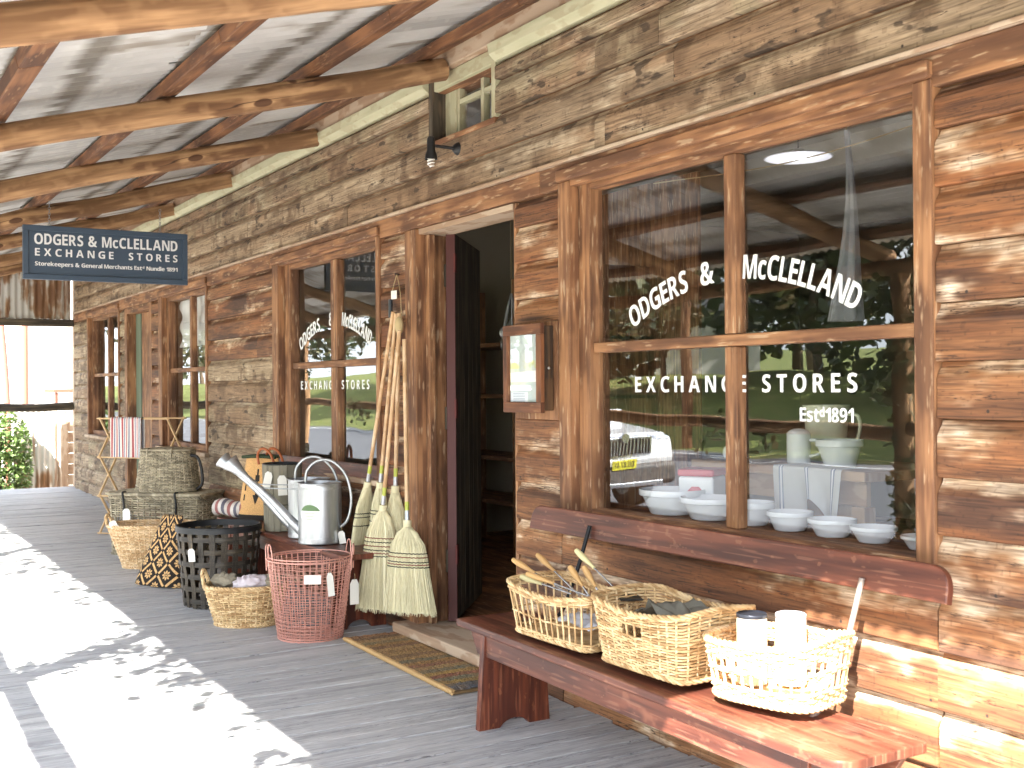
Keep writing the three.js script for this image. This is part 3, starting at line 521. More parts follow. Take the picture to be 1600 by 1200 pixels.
// ------------------------------------------------------------------ the two red-brown benches
function makeBench(name, label, [x, y, z], back = 0) {
  const b = thing(name, label, 'bench', [x, y, z], 0, 'benches against the shop wall');
  // origin: floor under the left front corner of the seat; x along the wall, seat from z -0.32 to 0
  const L = 1.98, D = 0.32, h = 0.42, o = 0.05, s = new THREE.Shape(); s.moveTo(0, 0); s.lineTo(L - o, 0); s.quadraticCurveTo(L, 0, L, o); s.lineTo(L, D - 0.02); s.quadraticCurveTo(L, D, L - 0.02, D); s.lineTo(0, D); s.lineTo(0, 0);
  part('seat', uvMetres(new THREE.ExtrudeGeometry(s, { depth: 0.018, bevelEnabled: true, bevelSize: 0.006, bevelThickness: 0.006, bevelSegments: 3 }).rotateX(-Math.PI / 2).translate(0, h - 0.024, 0), 0), M.red, b);
  for (const zz of [-0.045, -0.285]) part('apron', at(prism([[0.03, h - 0.0315], [L - 0.03, h - 0.0315], [L - 0.09, h - 0.125], [0.09, h - 0.125]], -0.011, 0.011, 0.002, 0), 0, 0, zz), M.red, b);
  for (const lx of [0.13, L - 0.16]) {
    const q = new THREE.Shape(); q.moveTo(-0.16, 0); q.lineTo(-0.075, 0); q.bezierCurveTo(-0.055, 0.06, 0.055, 0.06, 0.075, 0); q.lineTo(0.16, 0); q.lineTo(0.135, h - 0.031); q.lineTo(-0.135, h - 0.031); q.lineTo(-0.16, 0);
    part('leg', uvMetres(new THREE.ExtrudeGeometry(q, { depth: 0.026, bevelEnabled: true, bevelSize: 0.002, bevelThickness: 0.002, bevelSegments: 1, curveSegments: 10 }).rotateY(Math.PI / 2).translate(lx, 0, -0.165), 1), texMat(redT, 0.4, 0.0006, [0.5, 2], { color: 0xffe6d2 }), b);
  }
  // long back rail with rounded ends on two iron straps
  const r = new THREE.Shape(), bl = -0.14, br = 1.955; r.moveTo(bl, 0); r.lineTo(br, 0); r.lineTo(br, 0.03); r.quadraticCurveTo(br - 0.005, 0.088, br - 0.06, 0.09); r.lineTo(bl + 0.06, 0.09); r.quadraticCurveTo(bl + 0.005, 0.088, bl, 0.03); r.lineTo(bl, 0);
  part('back_rail', at(uvMetres(new THREE.ExtrudeGeometry(r, { depth: 0.016, bevelEnabled: true, bevelSize: 0.006, bevelThickness: 0.006, bevelSegments: 3, curveSegments: 8 }), 0), 0, 0, 0, -0.2), M.red, b).position.set(0, 0.735, -0.44 + back); b.children[b.children.length - 1].rotation.z = 0.0155;
  for (const ax of [0.29, 1.66]) part('back_strap', tube([V(ax, 0.40, -0.20), V(ax + 0.005, 0.46, -0.285 + back * 0.3), V(ax + 0.01, 0.62, -0.36 + back * 0.7), V(ax + 0.012, 0.79, -0.418 + back)], 0.009, 6), ax < 1 ? M.iron : std(0x8c8076, 0.5, 0.3), b);
  return b;
}
const BX = -4.01, BY = floorY(-3) - 0.003, BZ = 0.55, seatY = (x) => floorY(x) + 0.42;
const bench1 = makeBench('bench', 'dark red timber bench carrying three wicker baskets under the large window', [BX, BY, BZ]);
bench1.rotation.z = Math.atan(-0.0115);
const bench2 = makeBench('bench', 'dark red timber bench carrying two watering cans and a slatted bucket', [-7.61, floorY(-7.61), 0.43], 0.09);
bench2.rotation.z = Math.atan(-0.0115); bench2.rotation.y = 0.03;
const S1 = seatY(-3) + 0.004;
// ------------------------------------------------------------------ three baskets on the near bench
{
  const w1 = thing('wicker_basket', 'open-sided pale wicker basket full of wooden-handled tools', 'basket', [-3.425, S1 + 0.007, 0.385], 0.03);
  wicker(w1, { a0: 0.225, b0: 0.12, a1: 0.25, b1: 0.145, n: 12, h: 0.175, stakes: 40, rows: [0.03, 0.07, 0.11, 0.44, 0.86, 0.9, 0.94], r: 0.0038, top: (t) => 1 + 0.10 * Math.cos(t * 4 * Math.PI) }, M.willow);
  const w2 = thing('wicker_basket', 'closely woven honey-coloured wicker basket between two open ones', 'basket', [-2.905, S1 + 0.007, 0.37], 0.02);
  wicker(w2, { a0: 0.205, b0: 0.13, a1: 0.235, b1: 0.155, n: 12, h: 0.20, stakes: 36, rows: rowsFrom(0.03, 0.95, 21), r: 0.0042, top: (t) => 1 + 0.09 * Math.cos(t * 4 * Math.PI), skip: (t, f) => f > 0.62 && f < 0.80 && Math.abs(t - 0.25) < 0.035 }, M.willow);
  const w3 = thing('wicker_basket', 'pale wicker basket with a curved rim holding two tall tins', 'basket', [-2.465, S1 + 0.007, 0.33], 0.25);
  wicker(w3, { a0: 0.165, b0: 0.13, a1: 0.188, b1: 0.155, n: 4, h: 0.175, stakes: 36, rows: [...rowsFrom(0.03, 0.24, 5), 0.5, 0.54, ...rowsFrom(0.74, 0.96, 5)], r: 0.0045, top: (t) => 0.92 + 0.20 * Math.cos((t - 0.0) * 2 * Math.PI) ** 2 * (Math.cos(t * 2 * Math.PI) > 0 ? 1 : 0.1) }, M.willowPale);
  for (const [dx, dz, l] of [[-0.085, 0.03, 'pale tin with a pink printed label and dark lid'], [-0.01, -0.06, 'white tin with a plain pale lid behind the labelled one']]) {
    const c = thing('tin', l, 'tin', [-2.465 + dx * 0.9, S1 + 0.03, 0.33 + dz], 0.3);
    const lab = std(dx < -0.05 ? 0xd9c9b4 : 0xe6e2d8, 0.5); part('can_body', lathe([[0, 0], [0.042, 0], [0.044, 0.003], [0.044, 0.19], [0.042, 0.194]], 28), lab, c); part('lid', lathe([[0.041, 0.191], [0.045, 0.193], [0.045, 0.203], [0.042, 0.205], [0.04, 0.201], [0, 0.201]], 28), std(dx < -0.05 ? 0x2d3038 : 0xcfd3d8, 0.35, 0.5), c);
    if (dx < -0.05) part('label', new THREE.CylinderGeometry(0.0446, 0.0446, 0.05, 14, 1, true, -0.5, 0.7).translate(0, 0.145, 0), std(0xd07c86, 0.6), c);
  }
  const handle = std(0xc39a64, 0.55), paleHandle = std(0xd9cf9c, 0.5), steel = std(0xc4c8cc, 0.25, 0.9);
  const tool = (label, name, a, b, kind) => { const d = V(0, 0, 0).subVectors(b, a).normalize(), t = thing(name, label, 'kitchen tool', [0, 0, 0], 0, 'tools in the open wicker basket'); const m = V(0, 0, 0).lerpVectors(a, b, 0.42); part('handle', tube([a, V(0, 0, 0).lerpVectors(a, m, 0.5), m], (q) => 0.009 + 0.003 * Math.sin(q * 5), 8), kind ? paleHandle : handle, t); part('shaft', tube([m, V(0, 0, 0).lerpVectors(m, b, 0.5), b], 0.0035, 6), steel, t); if (kind === 2) part('blade', at(new RoundedBoxGeometry(0.1, 0.006, 0.08, 2, 0.003), b.x + 0.04, b.y - 0.002, b.z, 0, -0.3, -0.12), M.black, t); };
  tool('wooden-handled toasting fork leaning out beside the doorway', 'toasting_fork', V(-3.75, 0.645, 0.45), V(-3.46, 0.56, 0.40)); tool('wooden-handled toasting fork standing out highest beside the doorway', 'toasting_fork', V(-3.72, 0.66, 0.36), V(-3.44, 0.55, 0.36));
  tool('pale-handled fork lying low across the basket end', 'toasting_fork', V(-3.66, 0.595, 0.47), V(-3.4, 0.565, 0.42), 1); tool('wooden-handled skewer lying across the basket rim', 'skewer', V(-3.6, 0.615, 0.48), V(-3.25, 0.575, 0.43));
  tool('short wooden-handled scoop standing in the basket', 'scoop', V(-3.47, 0.65, 0.38), V(-3.3, 0.5, 0.36)); tool('short wooden-handled scoop standing in the basket', 'scoop', V(-3.41, 0.655, 0.36), V(-3.26, 0.5, 0.34));
  tool('pale-handled spatula with a black blade on the basket', 'spatula', V(-3.5, 0.70, 0.33), V(-3.19, 0.592, 0.36), 2);
  const cloth = part('folded_cloth', sheet((i, j) => V(-3.33 + 0.24 * (i - 0.5), S1 + 0.05 + 0.06 * fbm(i * 5, j * 5, 31, 3), 0.385 + 0.15 * (j - 0.5)), 16, 12), std(0xc9ccd6, 0.9)); tag(cloth, 'crumpled pale grey cloth packets inside the open wicker basket', 'cloth');
  const bag = part('paper_packet', sheet((i, j) => V(-2.905 + 0.3 * (i - 0.5), S1 + 0.135 + 0.11 * fbm(i * 6, j * 6, 37, 3) * Math.sin(Math.PI * i), 0.36 + 0.2 * (j - 0.5)), 16, 12), std(0x6c6a60, 0.8)); tag(bag, 'dark grey packets filling the closely woven basket', 'packet');
}
// ------------------------------------------------------------------ floor baskets by the far bench
const FACE = 1.03;   // turn that faces the street corner
{
  const c = thing('wicker_basket', 'shallow pale willow basket with hoop handle beside the clothes horse', 'basket', [-8.42, floorY(-8.42), 0.66], FACE);
  wicker(c, { a0: 0.20, b0: 0.15, a1: 0.31, b1: 0.21, n: 2.6, h: 0.30, stakes: 40, rows: rowsFrom(0.03, 0.95, 26), r: 0.0052 }, M.willowPale);
  twist(c, 'handle', [V(-0.305, 0.29, -0.05), V(-0.325, 0.35, -0.03), V(-0.325, 0.37, 0.01), V(-0.32, 0.35, 0.05), V(-0.305, 0.29, 0.06)], 0.006, 0.006, 5, M.willow);
  swingTag(c, V(-0.24, 0.34, 0.17), 0.2, 0.5, 0.05, 0.05);
  const d = thing('wicker_basket', 'oval willow basket filled with paper-wrapped packets', 'basket', [-6.19, floorY(-6.19), 0.70], FACE);
  wicker(d, { a0: 0.165, b0: 0.115, a1: 0.225, b1: 0.16, n: 2.1, h: 0.215, stakes: 36, rows: rowsFrom(0.03, 0.95, 20), r: 0.0050 }, M.willow);
  twist(d, 'handle', [V(-0.215, 0.205, -0.05), V(-0.23, 0.27, -0.035), V(-0.235, 0.295, 0.0), V(-0.23, 0.27, 0.035), V(-0.215, 0.205, 0.05)], 0.006, 0.0055, 5, M.willow);
  const kraftT = textures(256, 256, (U, Vv) => { const n = fbm(U * 40, Vv * 40, 61, 3, 40, 40), b = fbm(U * 5, Vv * 5, 67, 4, 5, 5); const c2 = mixc([108, 100, 84], [168, 158, 138], n * 0.5 + b * 0.5); return [c2[0], c2[1], c2[2], n]; });
  const spots = [[-6.25, 0.79, 0.3, 'grey paper-wrapped packet in the oval basket'], [-6.12, 0.70, 1.2, 'white printed packet in the oval basket'], [-6.1, 0.6, 0.7, 'brown felt packet in the oval basket']];
  spots.forEach(([x, z, t, l], k) => { const g = new THREE.SphereGeometry(0.1, 40, 26).scale(1, 0.45, 0.72), p = g.attributes.position; for (let i = 0; i < p.count; i++) { const f = 1 + 0.55 * (Math.abs(fbm(p.getX(i) * 34 + k * 9 + 20, p.getZ(i) * 34 + p.getY(i) * 30 + 20, 71, 3) - 0.5) * 2 - 0.3); p.setXYZ(i, p.getX(i) * f, p.getY(i) * f, p.getZ(i) * f); } g.computeVertexNormals(); const m = part('packet', g, k === 1 ? std(0xc9bfc4, 0.6) : texMat(kraftT, 0.9, 0.002, [3, 3])); m.position.set(x, floorY(x) + 0.232, z); m.rotation.set(0.15 * (k - 1), t, 0.1); tag(m, l, 'packet'); });
  const hamper = thing('wicker_hamper', 'large grey wicker hamper with lid standing behind the pale basket', 'hamper', [-8.98, floorY(-9), 0.42], 0.78);
  const hw = wicker(hamper, { a0: 0.38, b0: 0.19, a1: 0.395, b1: 0.20, n: 9, h: 0.44, stakes: 46, rows: [...rowsFrom(0.03, 0.55, 15), ...rowsFrom(0.68, 0.95, 8)], r: 0.0062 }, M.willowGrey);
  const lid = group('lid', hamper); const lidRows = []; for (let k = 0; k < 26; k++) lidRows.push(tube([V(-0.40, 0.465 + (k % 2) * 0.004, -0.2 + k * 0.016), V(0, 0.472, -0.2 + k * 0.016), V(0.40, 0.465 + ((k + 1) % 2) * 0.004, -0.2 + k * 0.016)], 0.0085, 6, false, true, true, 6)); part('weaving', lidRows, M.willowGrey, lid, 'stuff');
  part('border', loopTube(ringPoints(0.405, 0.21, 9, 80).map(([x, z]) => V(x, 0.465, z)), 0.014, 7), M.willowGrey, lid);
  for (const sx of [-0.24, 0.2]) part('strap', tube([V(sx, 0.48, 0.18), V(sx, 0.48, 0.222), V(sx + 0.01, 0.40, 0.222), V(sx, 0.27, 0.212)], 0.008, 6), M.black, hamper); swingTag(hamper, V(-0.2, 0.36, 0.235), 0.1, 0.02, 0.06, 0.1);
  const creel = thing('wicker_creel', 'tapered grey wicker creel with lid and dark handle on the hamper', 'basket', [-8.93, floorY(-9) + 0.487, 0.42], 0.9);
  wicker(creel, { a0: 0.235, b0: 0.16, a1: 0.195, b1: 0.13, n: 2.8, h: 0.29, stakes: 40, rows: rowsFrom(0.03, 0.96, 26), r: 0.0058 }, M.willowGrey);
  const l2 = group('lid', creel), rings = []; for (let k = 1; k <= 10; k++) rings.push(loopTube(ringPoints(0.02 * k, 0.0135 * k, 2.6, 40).map(([x, z], i) => V(x, 0.31 + 0.012 * (1 - k / 10) + 0.003 * ((i + k) % 2), z)), 0.0095, 5)); part('weaving', rings, M.willowGrey, l2, 'stuff');
  part('handle', tube([V(0.20, 0.27, 0.05), V(0.25, 0.26, 0.05), V(0.285, 0.18, 0.05), V(0.29, 0.05, 0.05), V(0.25, 0.01, 0.05)], 0.012, 8), M.black, creel);
  for (const sx of [-0.1, 0.09]) part('strap', tube([V(sx, 0.315, 0.08), V(sx, 0.32, 0.14), V(sx, 0.26, 0.15)], 0.006, 6), M.willowGrey, creel);
}
// ------------------------------------------------------------------ black slatted basket
{
  const b = thing('slatted_basket', 'tall black basket of interlaced flat wooden slats', 'basket', [-6.84, floorY(-6.84), 0.655], 0.4);
  const h = 0.46, N = 22, R = (f) => 0.205 + 0.04 * f, dark = texMat(darkT, 0.6, 0.0008, [2, 2], { color: 0xc4c6cc }), dark2 = texMat(darkT, 0.6, 0.0008, [2, 2], { color: 0xd8d4cc });
  const band = (y, w, off, wave, t = 0.003) => { const g = sheet((i, j) => { const a = i * Math.PI * 2, k = Math.round(i * N), r = R(y / h) + off + wave * Math.cos((i * N) * Math.PI); return V(Math.cos(a) * r, y + w * (j - 0.5), Math.sin(a) * r); }, N * 4, 1, [1.4, 0.04]), g2 = sheet((i, j) => { const a = i * Math.PI * 2, r = R(y / h) + off - t + wave * Math.cos((i * N) * Math.PI); return V(Math.cos(a) * r, y + w * (0.5 - j), Math.sin(a) * r); }, N * 4, 1, [1.4, 0.04]); return [g, g2]; };
  for (let k = 0; k < N; k++) { const a = ((k + 0.5) / N) * Math.PI * 2, g = new THREE.BoxGeometry(0.03, h, 0.004, 1, 8, 1), p = g.attributes.position; for (let i = 0; i < p.count; i++) { const f = p.getY(i) / h + 0.5; p.setXYZ(i, p.getX(i) * (1 + 0.12 * f), p.getY(i), p.getZ(i) + R(f) + 0.004 * Math.sin(f * 22 + k * Math.PI)); } g.computeVertexNormals(); g.rotateY(a).translate(0, h / 2, 0); part('slat', g, k % 3 ? dark : dark2, b); }
  for (let j = 0; j < 6; j++) part('hoop', band(0.04 + j * 0.073, 0.028, 0.002, (j % 2 ? 1 : -1) * 0.0045), j % 3 === 1 ? dark2 : dark, b);
  part('rim', [...band(h - 0.004, 0.034, 0.007, 0, 0.005), ...band(h - 0.004, 0.034, -0.006, 0, 0.004), loopTube(ringPoints(0.245, 0.245, 2, 60).map(([x, z]) => V(x, h + 0.008, z)), 0.008, 6)], M.black, b);
  part('base', new THREE.CylinderGeometry(0.2, 0.2, 0.012, 40).translate(0, 0.012, 0), dark, b); swingTag(b, V(0.07, 0.36, 0.262), 0.25, 0.1, 0.045, 0.075);
}
// ------------------------------------------------------------------ two nested copper wire baskets
{
  const copper = std(0xdca494, 0.4, 0.35);
  function wire(label, pos, turn, sc) {
    const b = thing('wire_basket', label, 'basket', pos, turn, 'nested copper wire baskets');
    const h = 0.41, R = (f) => (0.172 + 0.055 * f) * sc, N = 40, rr_ = 0.0017, g = [];
    for (let k = 0; k < N; k++) { const a = (k / N) * 6.28319, pts = []; for (let j = 0; j <= 4; j++) { const f = j / 4, r = R(f); pts.push(V(Math.cos(a + 0.02 * Math.sin(j * 2 + k)) * r, f * h, Math.sin(a) * r)); } g.push(tube(pts, rr_, 4, false, false, true, 6)); }
    for (let j = 0; j <= 17; j++) { const f = (j / 17) ** 1.5, r = R(f) + 0.002; g.push(loopTube(ringPoints(r, r, 2, 48).map(([x, z]) => V(x, f * h + rr(-0.0025, 0.0025), z)), rr_, 4)); }
    for (let k = -5; k <= 5; k++) { const x = k * 0.03 * sc, l = Math.sqrt(Math.max(0, (0.17 * sc) ** 2 - x * x)); g.push(tube([V(x, 0.004, -l), V(x, 0.004, l)], rr_, 4, false, false, false, 1), tube([V(-l, 0.006, x), V(l, 0.006, x)], rr_, 4, false, false, false, 1)); }
    part('wire_mesh', g, copper, b, 'stuff');
    part('rim', [loopTube(ringPoints(R(1), R(1), 2, 64).map(([x, z]) => V(x, h, z)), 0.004, 6), loopTube(ringPoints(R(0), R(0), 2, 64).map(([x, z]) => V(x, 0.004, z)), 0.0035, 6)], copper, b);
    for (const s of [-1, 1]) part('handle', tube([V(s * R(1), h - 0.06, -0.036), V(s * R(1) * 1.01, h, -0.036), V(s * R(1) * 1.03, h + 0.06, -0.02), V(s * R(1) * 1.03, h + 0.072, 0), V(s * R(1) * 1.03, h + 0.06, 0.02), V(s * R(1) * 1.01, h, 0.036), V(s * R(1), h - 0.06, 0.036)], 0.0035, 6, false, true, true, 30), copper, b);
    return b;
  }
  const a = wire('copper wire basket with paper tags, outer one of two nested', [-5.715, floorY(-5.715), 0.51], FACE, 0.97);
  part('paper_label', at(new THREE.PlaneGeometry(0.085, 0.045), 0.05, 0.33, 0.216, -0.12), M.paper, a); swingTag(a, V(0.13, 0.36, 0.185), 0.5, 0.1, 0.035, 0.12); swingTag(a, V(0.235, 0.30, 0.03), 0.6, 0, 0.05, 0.13);
  wire('copper wire basket sitting inside another one, only its rim showing', [-5.715, floorY(-5.715) + 0.012, 0.51], FACE + 0.5, 0.925);
}
// ------------------------------------------------------------------ patterned bag, tan bag
{
  const patT = textures(512, 512, (U, Vv) => {
    const x = U * 3, y = Vv * 3, p = x + y, q = x - y, fp = p - Math.floor(p), fq = q - Math.floor(q);
    const line = Math.min(fp, 1 - fp) < 0.07 || Math.min(fq, 1 - fq) < 0.07, cross = Math.min(fp, 1 - fp) < 0.1 && Math.min(fq, 1 - fq) < 0.1;
    const dx = fp - 0.5, dy = fq - 0.5, r = Math.hypot(dx, dy), an = Math.atan2(dy, dx), petal = r < 0.15 + 0.14 * Math.abs(Math.cos(an * 4)) && r > 0.09 && Math.abs(Math.cos(an * 4)) > 0.25, core = r < 0.055, w = fbm(U * 90, Vv * 90, 41, 2, 90, 90);
    const tan = (line && !cross) || petal || core; const c = tan ? [200, 160, 108] : [34, 26, 20]; return [c[0] * (0.8 + 0.4 * w), c[1] * (0.8 + 0.4 * w), c[2] * (0.8 + 0.4 * w), w * 0.5 + (tan ? 0.4 : 0)];
  });
  const bag = thing('woven_bag', 'black and tan woven bag with flowers in diamonds on the floor', 'bag', [-7.62, floorY(-7.62), 0.80], 0.5);
  const prof = (f) => 0.235 * (1 - 0.62 * f ** 1.1), cloth = (side) => sheet((i, j) => { const w = prof(j), x = (i * 2 - 1) * w, e = 1 - (i * 2 - 1) ** 4, d = side * (0.085 * (1 - j * 0.75) * e + 0.006) ; return V(side > 0 ? x : -x, 0.004 + 0.44 * j - 0.03 * (1 - j) * 0, d - 0.10 * j + 0.012 * (fbm(i * 4, j * 4, 7, 2) - 0.5)); }, 24, 24, [1.0, 1.1]);
  part('bag_front', cloth(1), texMat(patT, 0.95, 0.002, [0.9, 0.9]), bag); part('bag_back', cloth(-1), texMat(patT, 0.95, 0.002, [0.9, 0.9]), bag); part('bag_base', new THREE.SphereGeometry(1, 24, 8).scale(0.225, 0.012, 0.088).translate(0, 0.012, 0), std(0x2a211b, 0.9), bag);
  const t = thing('canvas_bag', 'tan canvas bag printed with a black arrow and orange leather handles', 'bag', [-7.33, seatY(-7.3) + 0.004, 0.24], 0.62);
  const tanT = textures(512, 512, (U, Vv) => { const w = fbm(U * 120, Vv * 120, 43, 2, 120, 120), x = (U - 0.5) * 2, y = Vv, m = Math.abs(x); const fig = (m < 0.05 && y > 0.28 && y < 0.82) || (y > 0.24 && y < 0.40 && m < (y - 0.24) * 1.1) || (y > 0.62 && y < 0.72 && m < 0.12) || (y > 0.5 && y < 0.56 && m < 0.1) || (Math.abs(m - 0.62) < 0.045 && y > 0.3 && y < 0.78 && Math.sin(y * 40) > -0.4), trim = y < 0.08; const c = fig || trim ? [36, 30, 26] : [206, 160, 104]; return [c[0] * (0.85 + 0.3 * w), c[1] * (0.85 + 0.3 * w), c[2] * (0.85 + 0.3 * w), w]; });
  const face = (s) => sheet((i, j) => { const w = 0.17 - 0.045 * j, x = (i * 2 - 1) * w, e = 1 - (i * 2 - 1) ** 4; return V(s > 0 ? x : -x, 0.40 * j, s * (0.06 * (1 - 0.5 * j) * e + 0.004) - 0.04 * j); }, 20, 16, [1, 1]);
  part('bag_front', face(1), texMat(tanT, 0.9, 0.001), t); part('bag_back', face(-1), texMat(tanT, 0.9, 0.001), t);
  for (const z of [0, -0.06]) part('top_trim', tube([V(-0.13, 0.405, z), V(0, 0.412, z * 1.3 + (z ? 0 : 0.02)), V(0.13, 0.405, z)], 0.011, 6), std(0x33402a, 0.9), t);
  const leather = std(0xa8592b, 0.45);
  for (const [z, o] of [[0.0, 0.02], [-0.06, 0.05]]) { const g = tube([V(0.0 + o, 0.36, z + 0.03), V(0.0 + o, 0.43, z + 0.04), V(0.05 + o, 0.465, z + 0.06), V(0.13 + o, 0.44, z + 0.09), V(0.17 + o, 0.37, z + 0.10), V(0.2 + o, 0.32, z + 0.11)], 0.009, 6, false, true, true, 30); part('handle', g.scale(1, 1, 1), leather, t); }
  // bundle of striped cloth behind the slatted basket
  const rugT = textures(128, 128, (U) => { const k = Math.floor(U * 12) % 4; const c = [[196, 188, 180], [150, 96, 92], [206, 200, 192], [96, 92, 104]][k]; return c; }, false);
  const roll = part('folded_rug', sheet((i, j) => { const a = j * Math.PI * 2; return V(-0.14 + 0.28 * i, 0.06 + 0.055 * Math.sin(a) + 0.01 * Math.sin(i * 9), 0.075 * Math.cos(a)); }, 20, 18, [1, 1]), texMat(rugT, 0.95, 0)); roll.position.set(-7.52, seatY(-7.5) + 0.003, 0.335); roll.rotation.y = 0.7; tag(roll, 'rolled striped cloth at the end of the far bench', 'rug');
}
// ------------------------------------------------------------------ slatted timber bucket
{
  const b = thing('timber_bucket', 'grey bucket of upright timber staves with a dark rim', 'bucket', [-6.76, seatY(-6.76) + 0.003, 0.285], 0.2);
  const stave = texMat(darkT, 0.85, 0.0015, [1, 1], { color: 0xffffff }); stave.color.setRGB(2.6, 2.5, 2.35); stave.color.setRGB(1, 1, 1);
  const staveT = textures(256, 256, (U, Vv) => { const g = fbm(U * 3, Vv * 40, 83, 4, 3, 40), b2 = fbm(U * 3, Vv * 4, 87, 4, 3, 4); const c = mixc([96, 92, 80], [158, 150, 130], g * 0.6 + b2 * 0.4); return [c[0], c[1], c[2], g]; });
  const N = 17; for (let k = 0; k < N; k++) { const a = (k / N) * 6.28319, g = new RoundedBoxGeometry(0.041, 0.40, 0.012, 1, 0.003), p = g.attributes.position; for (let i = 0; i < p.count; i++) { const f = p.getY(i) / 0.4 + 0.5; p.setXYZ(i, p.getX(i) * (0.93 + 0.1 * f), p.getY(i), p.getZ(i) + 0.102 + 0.012 * f); } part('stave', uvMetres(g, 1).rotateY(a + rr(-0.01, 0.01)).translate(0, 0.2 + rr(-0.003, 0.003), 0), texMatOnce('stave', staveT), b); }
  part('liner', new THREE.CylinderGeometry(0.107, 0.096, 0.4, 32, 1, true).translate(0, 0.2, 0), M.black, b); part('rim', loopTube(ringPoints(0.115, 0.115, 2, 48).map(([x, z]) => V(x, 0.402, z)), 0.006, 6), M.black, b); part('base', new THREE.CylinderGeometry(0.1, 0.1, 0.01, 32).translate(0, 0.008, 0), M.black, b);
  part('hoop', loopTube(ringPoints(0.1125, 0.1125, 2, 48).map(([x, z]) => V(x, 0.16, z)), 0.003, 6), M.iron, b); swingTag(b, V(0.05, 0.36, 0.118), 0.3, -0.3, 0.06, 0.1); swingTag(b, V(0.11, 0.34, 0.07), 0.9, 0.05, 0.055, 0.12);
}
function texMatOnce(key, t) { return (M['once_' + key] ??= texMat(t, 0.85, 0.0015, [1, 1])); }
// ------------------------------------------------------------------ galvanised watering cans
{
  const galvT = textures(512, 256, (U, Vv) => { const a = fbm(U * 14, Vv * 10, 93, 4, 14, 10), b = noise(U * 40, Vv * 30, 95, 40, 30); const v = 182 + 36 * (a - 0.5) + 14 * (b - 0.5); return [v, v + 2, v + 4, a]; });
  const galv = texMat(galvT, 0.34, 0.0002, [2, 2], { metalness: 0.75 });
  function can(label, pos, turn, withLabel) {
    const c = thing('watering_can', label, 'watering can', pos, turn, 'watering cans on the far bench');
    part('can_body', lathe([[0, 0.004], [0.118, 0.004], [0.121, 0], [0.123, 0.006], [0.1215, 0.03], [0.1235, 0.034], [0.121, 0.038], [0.121, 0.30], [0.1235, 0.304], [0.121, 0.308], [0.121, 0.33], [0.1255, 0.333], [0.1255, 0.339], [0.119, 0.339], [0.118, 0.05], [0, 0.05]], 56), galv, c);
    const d = V(-1, 0, 0); // spout leaves on local -x
    part('spout', tube([V(-0.10, 0.06, 0), V(-0.15, 0.10, 0), V(-0.30, 0.25, 0), V(-0.46, 0.385, 0)], (t) => 0.034 - 0.017 * Math.min(1, t * 1.2), 18, false, true, true, 30), galv, c);
    part('rose', tube([V(-0.445, 0.373, 0), V(-0.48, 0.402, 0), V(-0.535, 0.448, 0)], (t) => 0.02 + 0.034 * t * t, 20, false, true, true, 12), galv, c);
    part('brace', tube([V(-0.12, 0.30, 0), V(-0.22, 0.30, 0), V(-0.36, 0.305, 0)], 0.0035, 6), galv, c);
    part('handle', tube([V(-0.085, 0.325, 0), V(-0.075, 0.40, 0), V(-0.02, 0.455, 0), V(0.06, 0.462, 0), V(0.14, 0.40, 0), V(0.178, 0.30, 0), V(0.182, 0.21, 0), V(0.155, 0.12, 0), V(0.115, 0.085, 0)], 0.0085, 10, false, true, true, 60), galv, c);
    part('top_plate', sheet((i, j) => { const a = -1.2 + 2.4 * i; return V(0.02 + (0.119 * Math.cos(a) - 0.02) * j, 0.334, 0.118 * Math.sin(a) * (0.7 + 0.3 * j)); }, 16, 4), galv, c);
    if (withLabel) {
      const oval = (sy, y, m, r, half) => { const g = sheet((i, j) => { const a = (i - 0.5) * 2, e = Math.sqrt(Math.max(0, 1 - a * a)), ang = Math.PI / 2 - a * 0.52 + 0.15, yy = y + (half ? (0.35 + 0.65 * j) * sy * e : (j * 2 - 1) * sy * e); return V(Math.cos(ang) * r, Math.max(yy, half ? y + 0.35 * sy * Math.min(1, e * 9) : -1), Math.sin(ang) * r); }, 28, 6); return part('label', g, m, c); };
      oval(0.052, 0.17, std(0xe9ece2, 0.5), 0.1222); oval(0.052, 0.17, std(0x5d7a4e, 0.5), 0.1226, true);
      for (let k = 0; k < 3; k++) part('label_print', sheet((i, j) => { const a = Math.PI / 2 + 0.15 - (i - 0.5) * (0.5 - 0.1 * k); return V(Math.cos(a) * 0.1228, 0.172 - k * 0.016 + 0.004 * j, Math.sin(a) * 0.1228); }, 12, 1), std(0xa9b89a, 0.6), c);
    }
    return c;
  }
  const f = can('galvanised watering can with an oval green and white label', [-6.13, seatY(-6.13) + 0.003, 0.29], 0.86, true); swingTag(f, V(0.135, 0.07, 0.04), -0.3, 0.2, 0.045, 0.07);
  can('galvanised watering can half hidden behind the labelled one', [-6.39, seatY(-6.39) + 0.003, 0.255], 0.86, false);
}
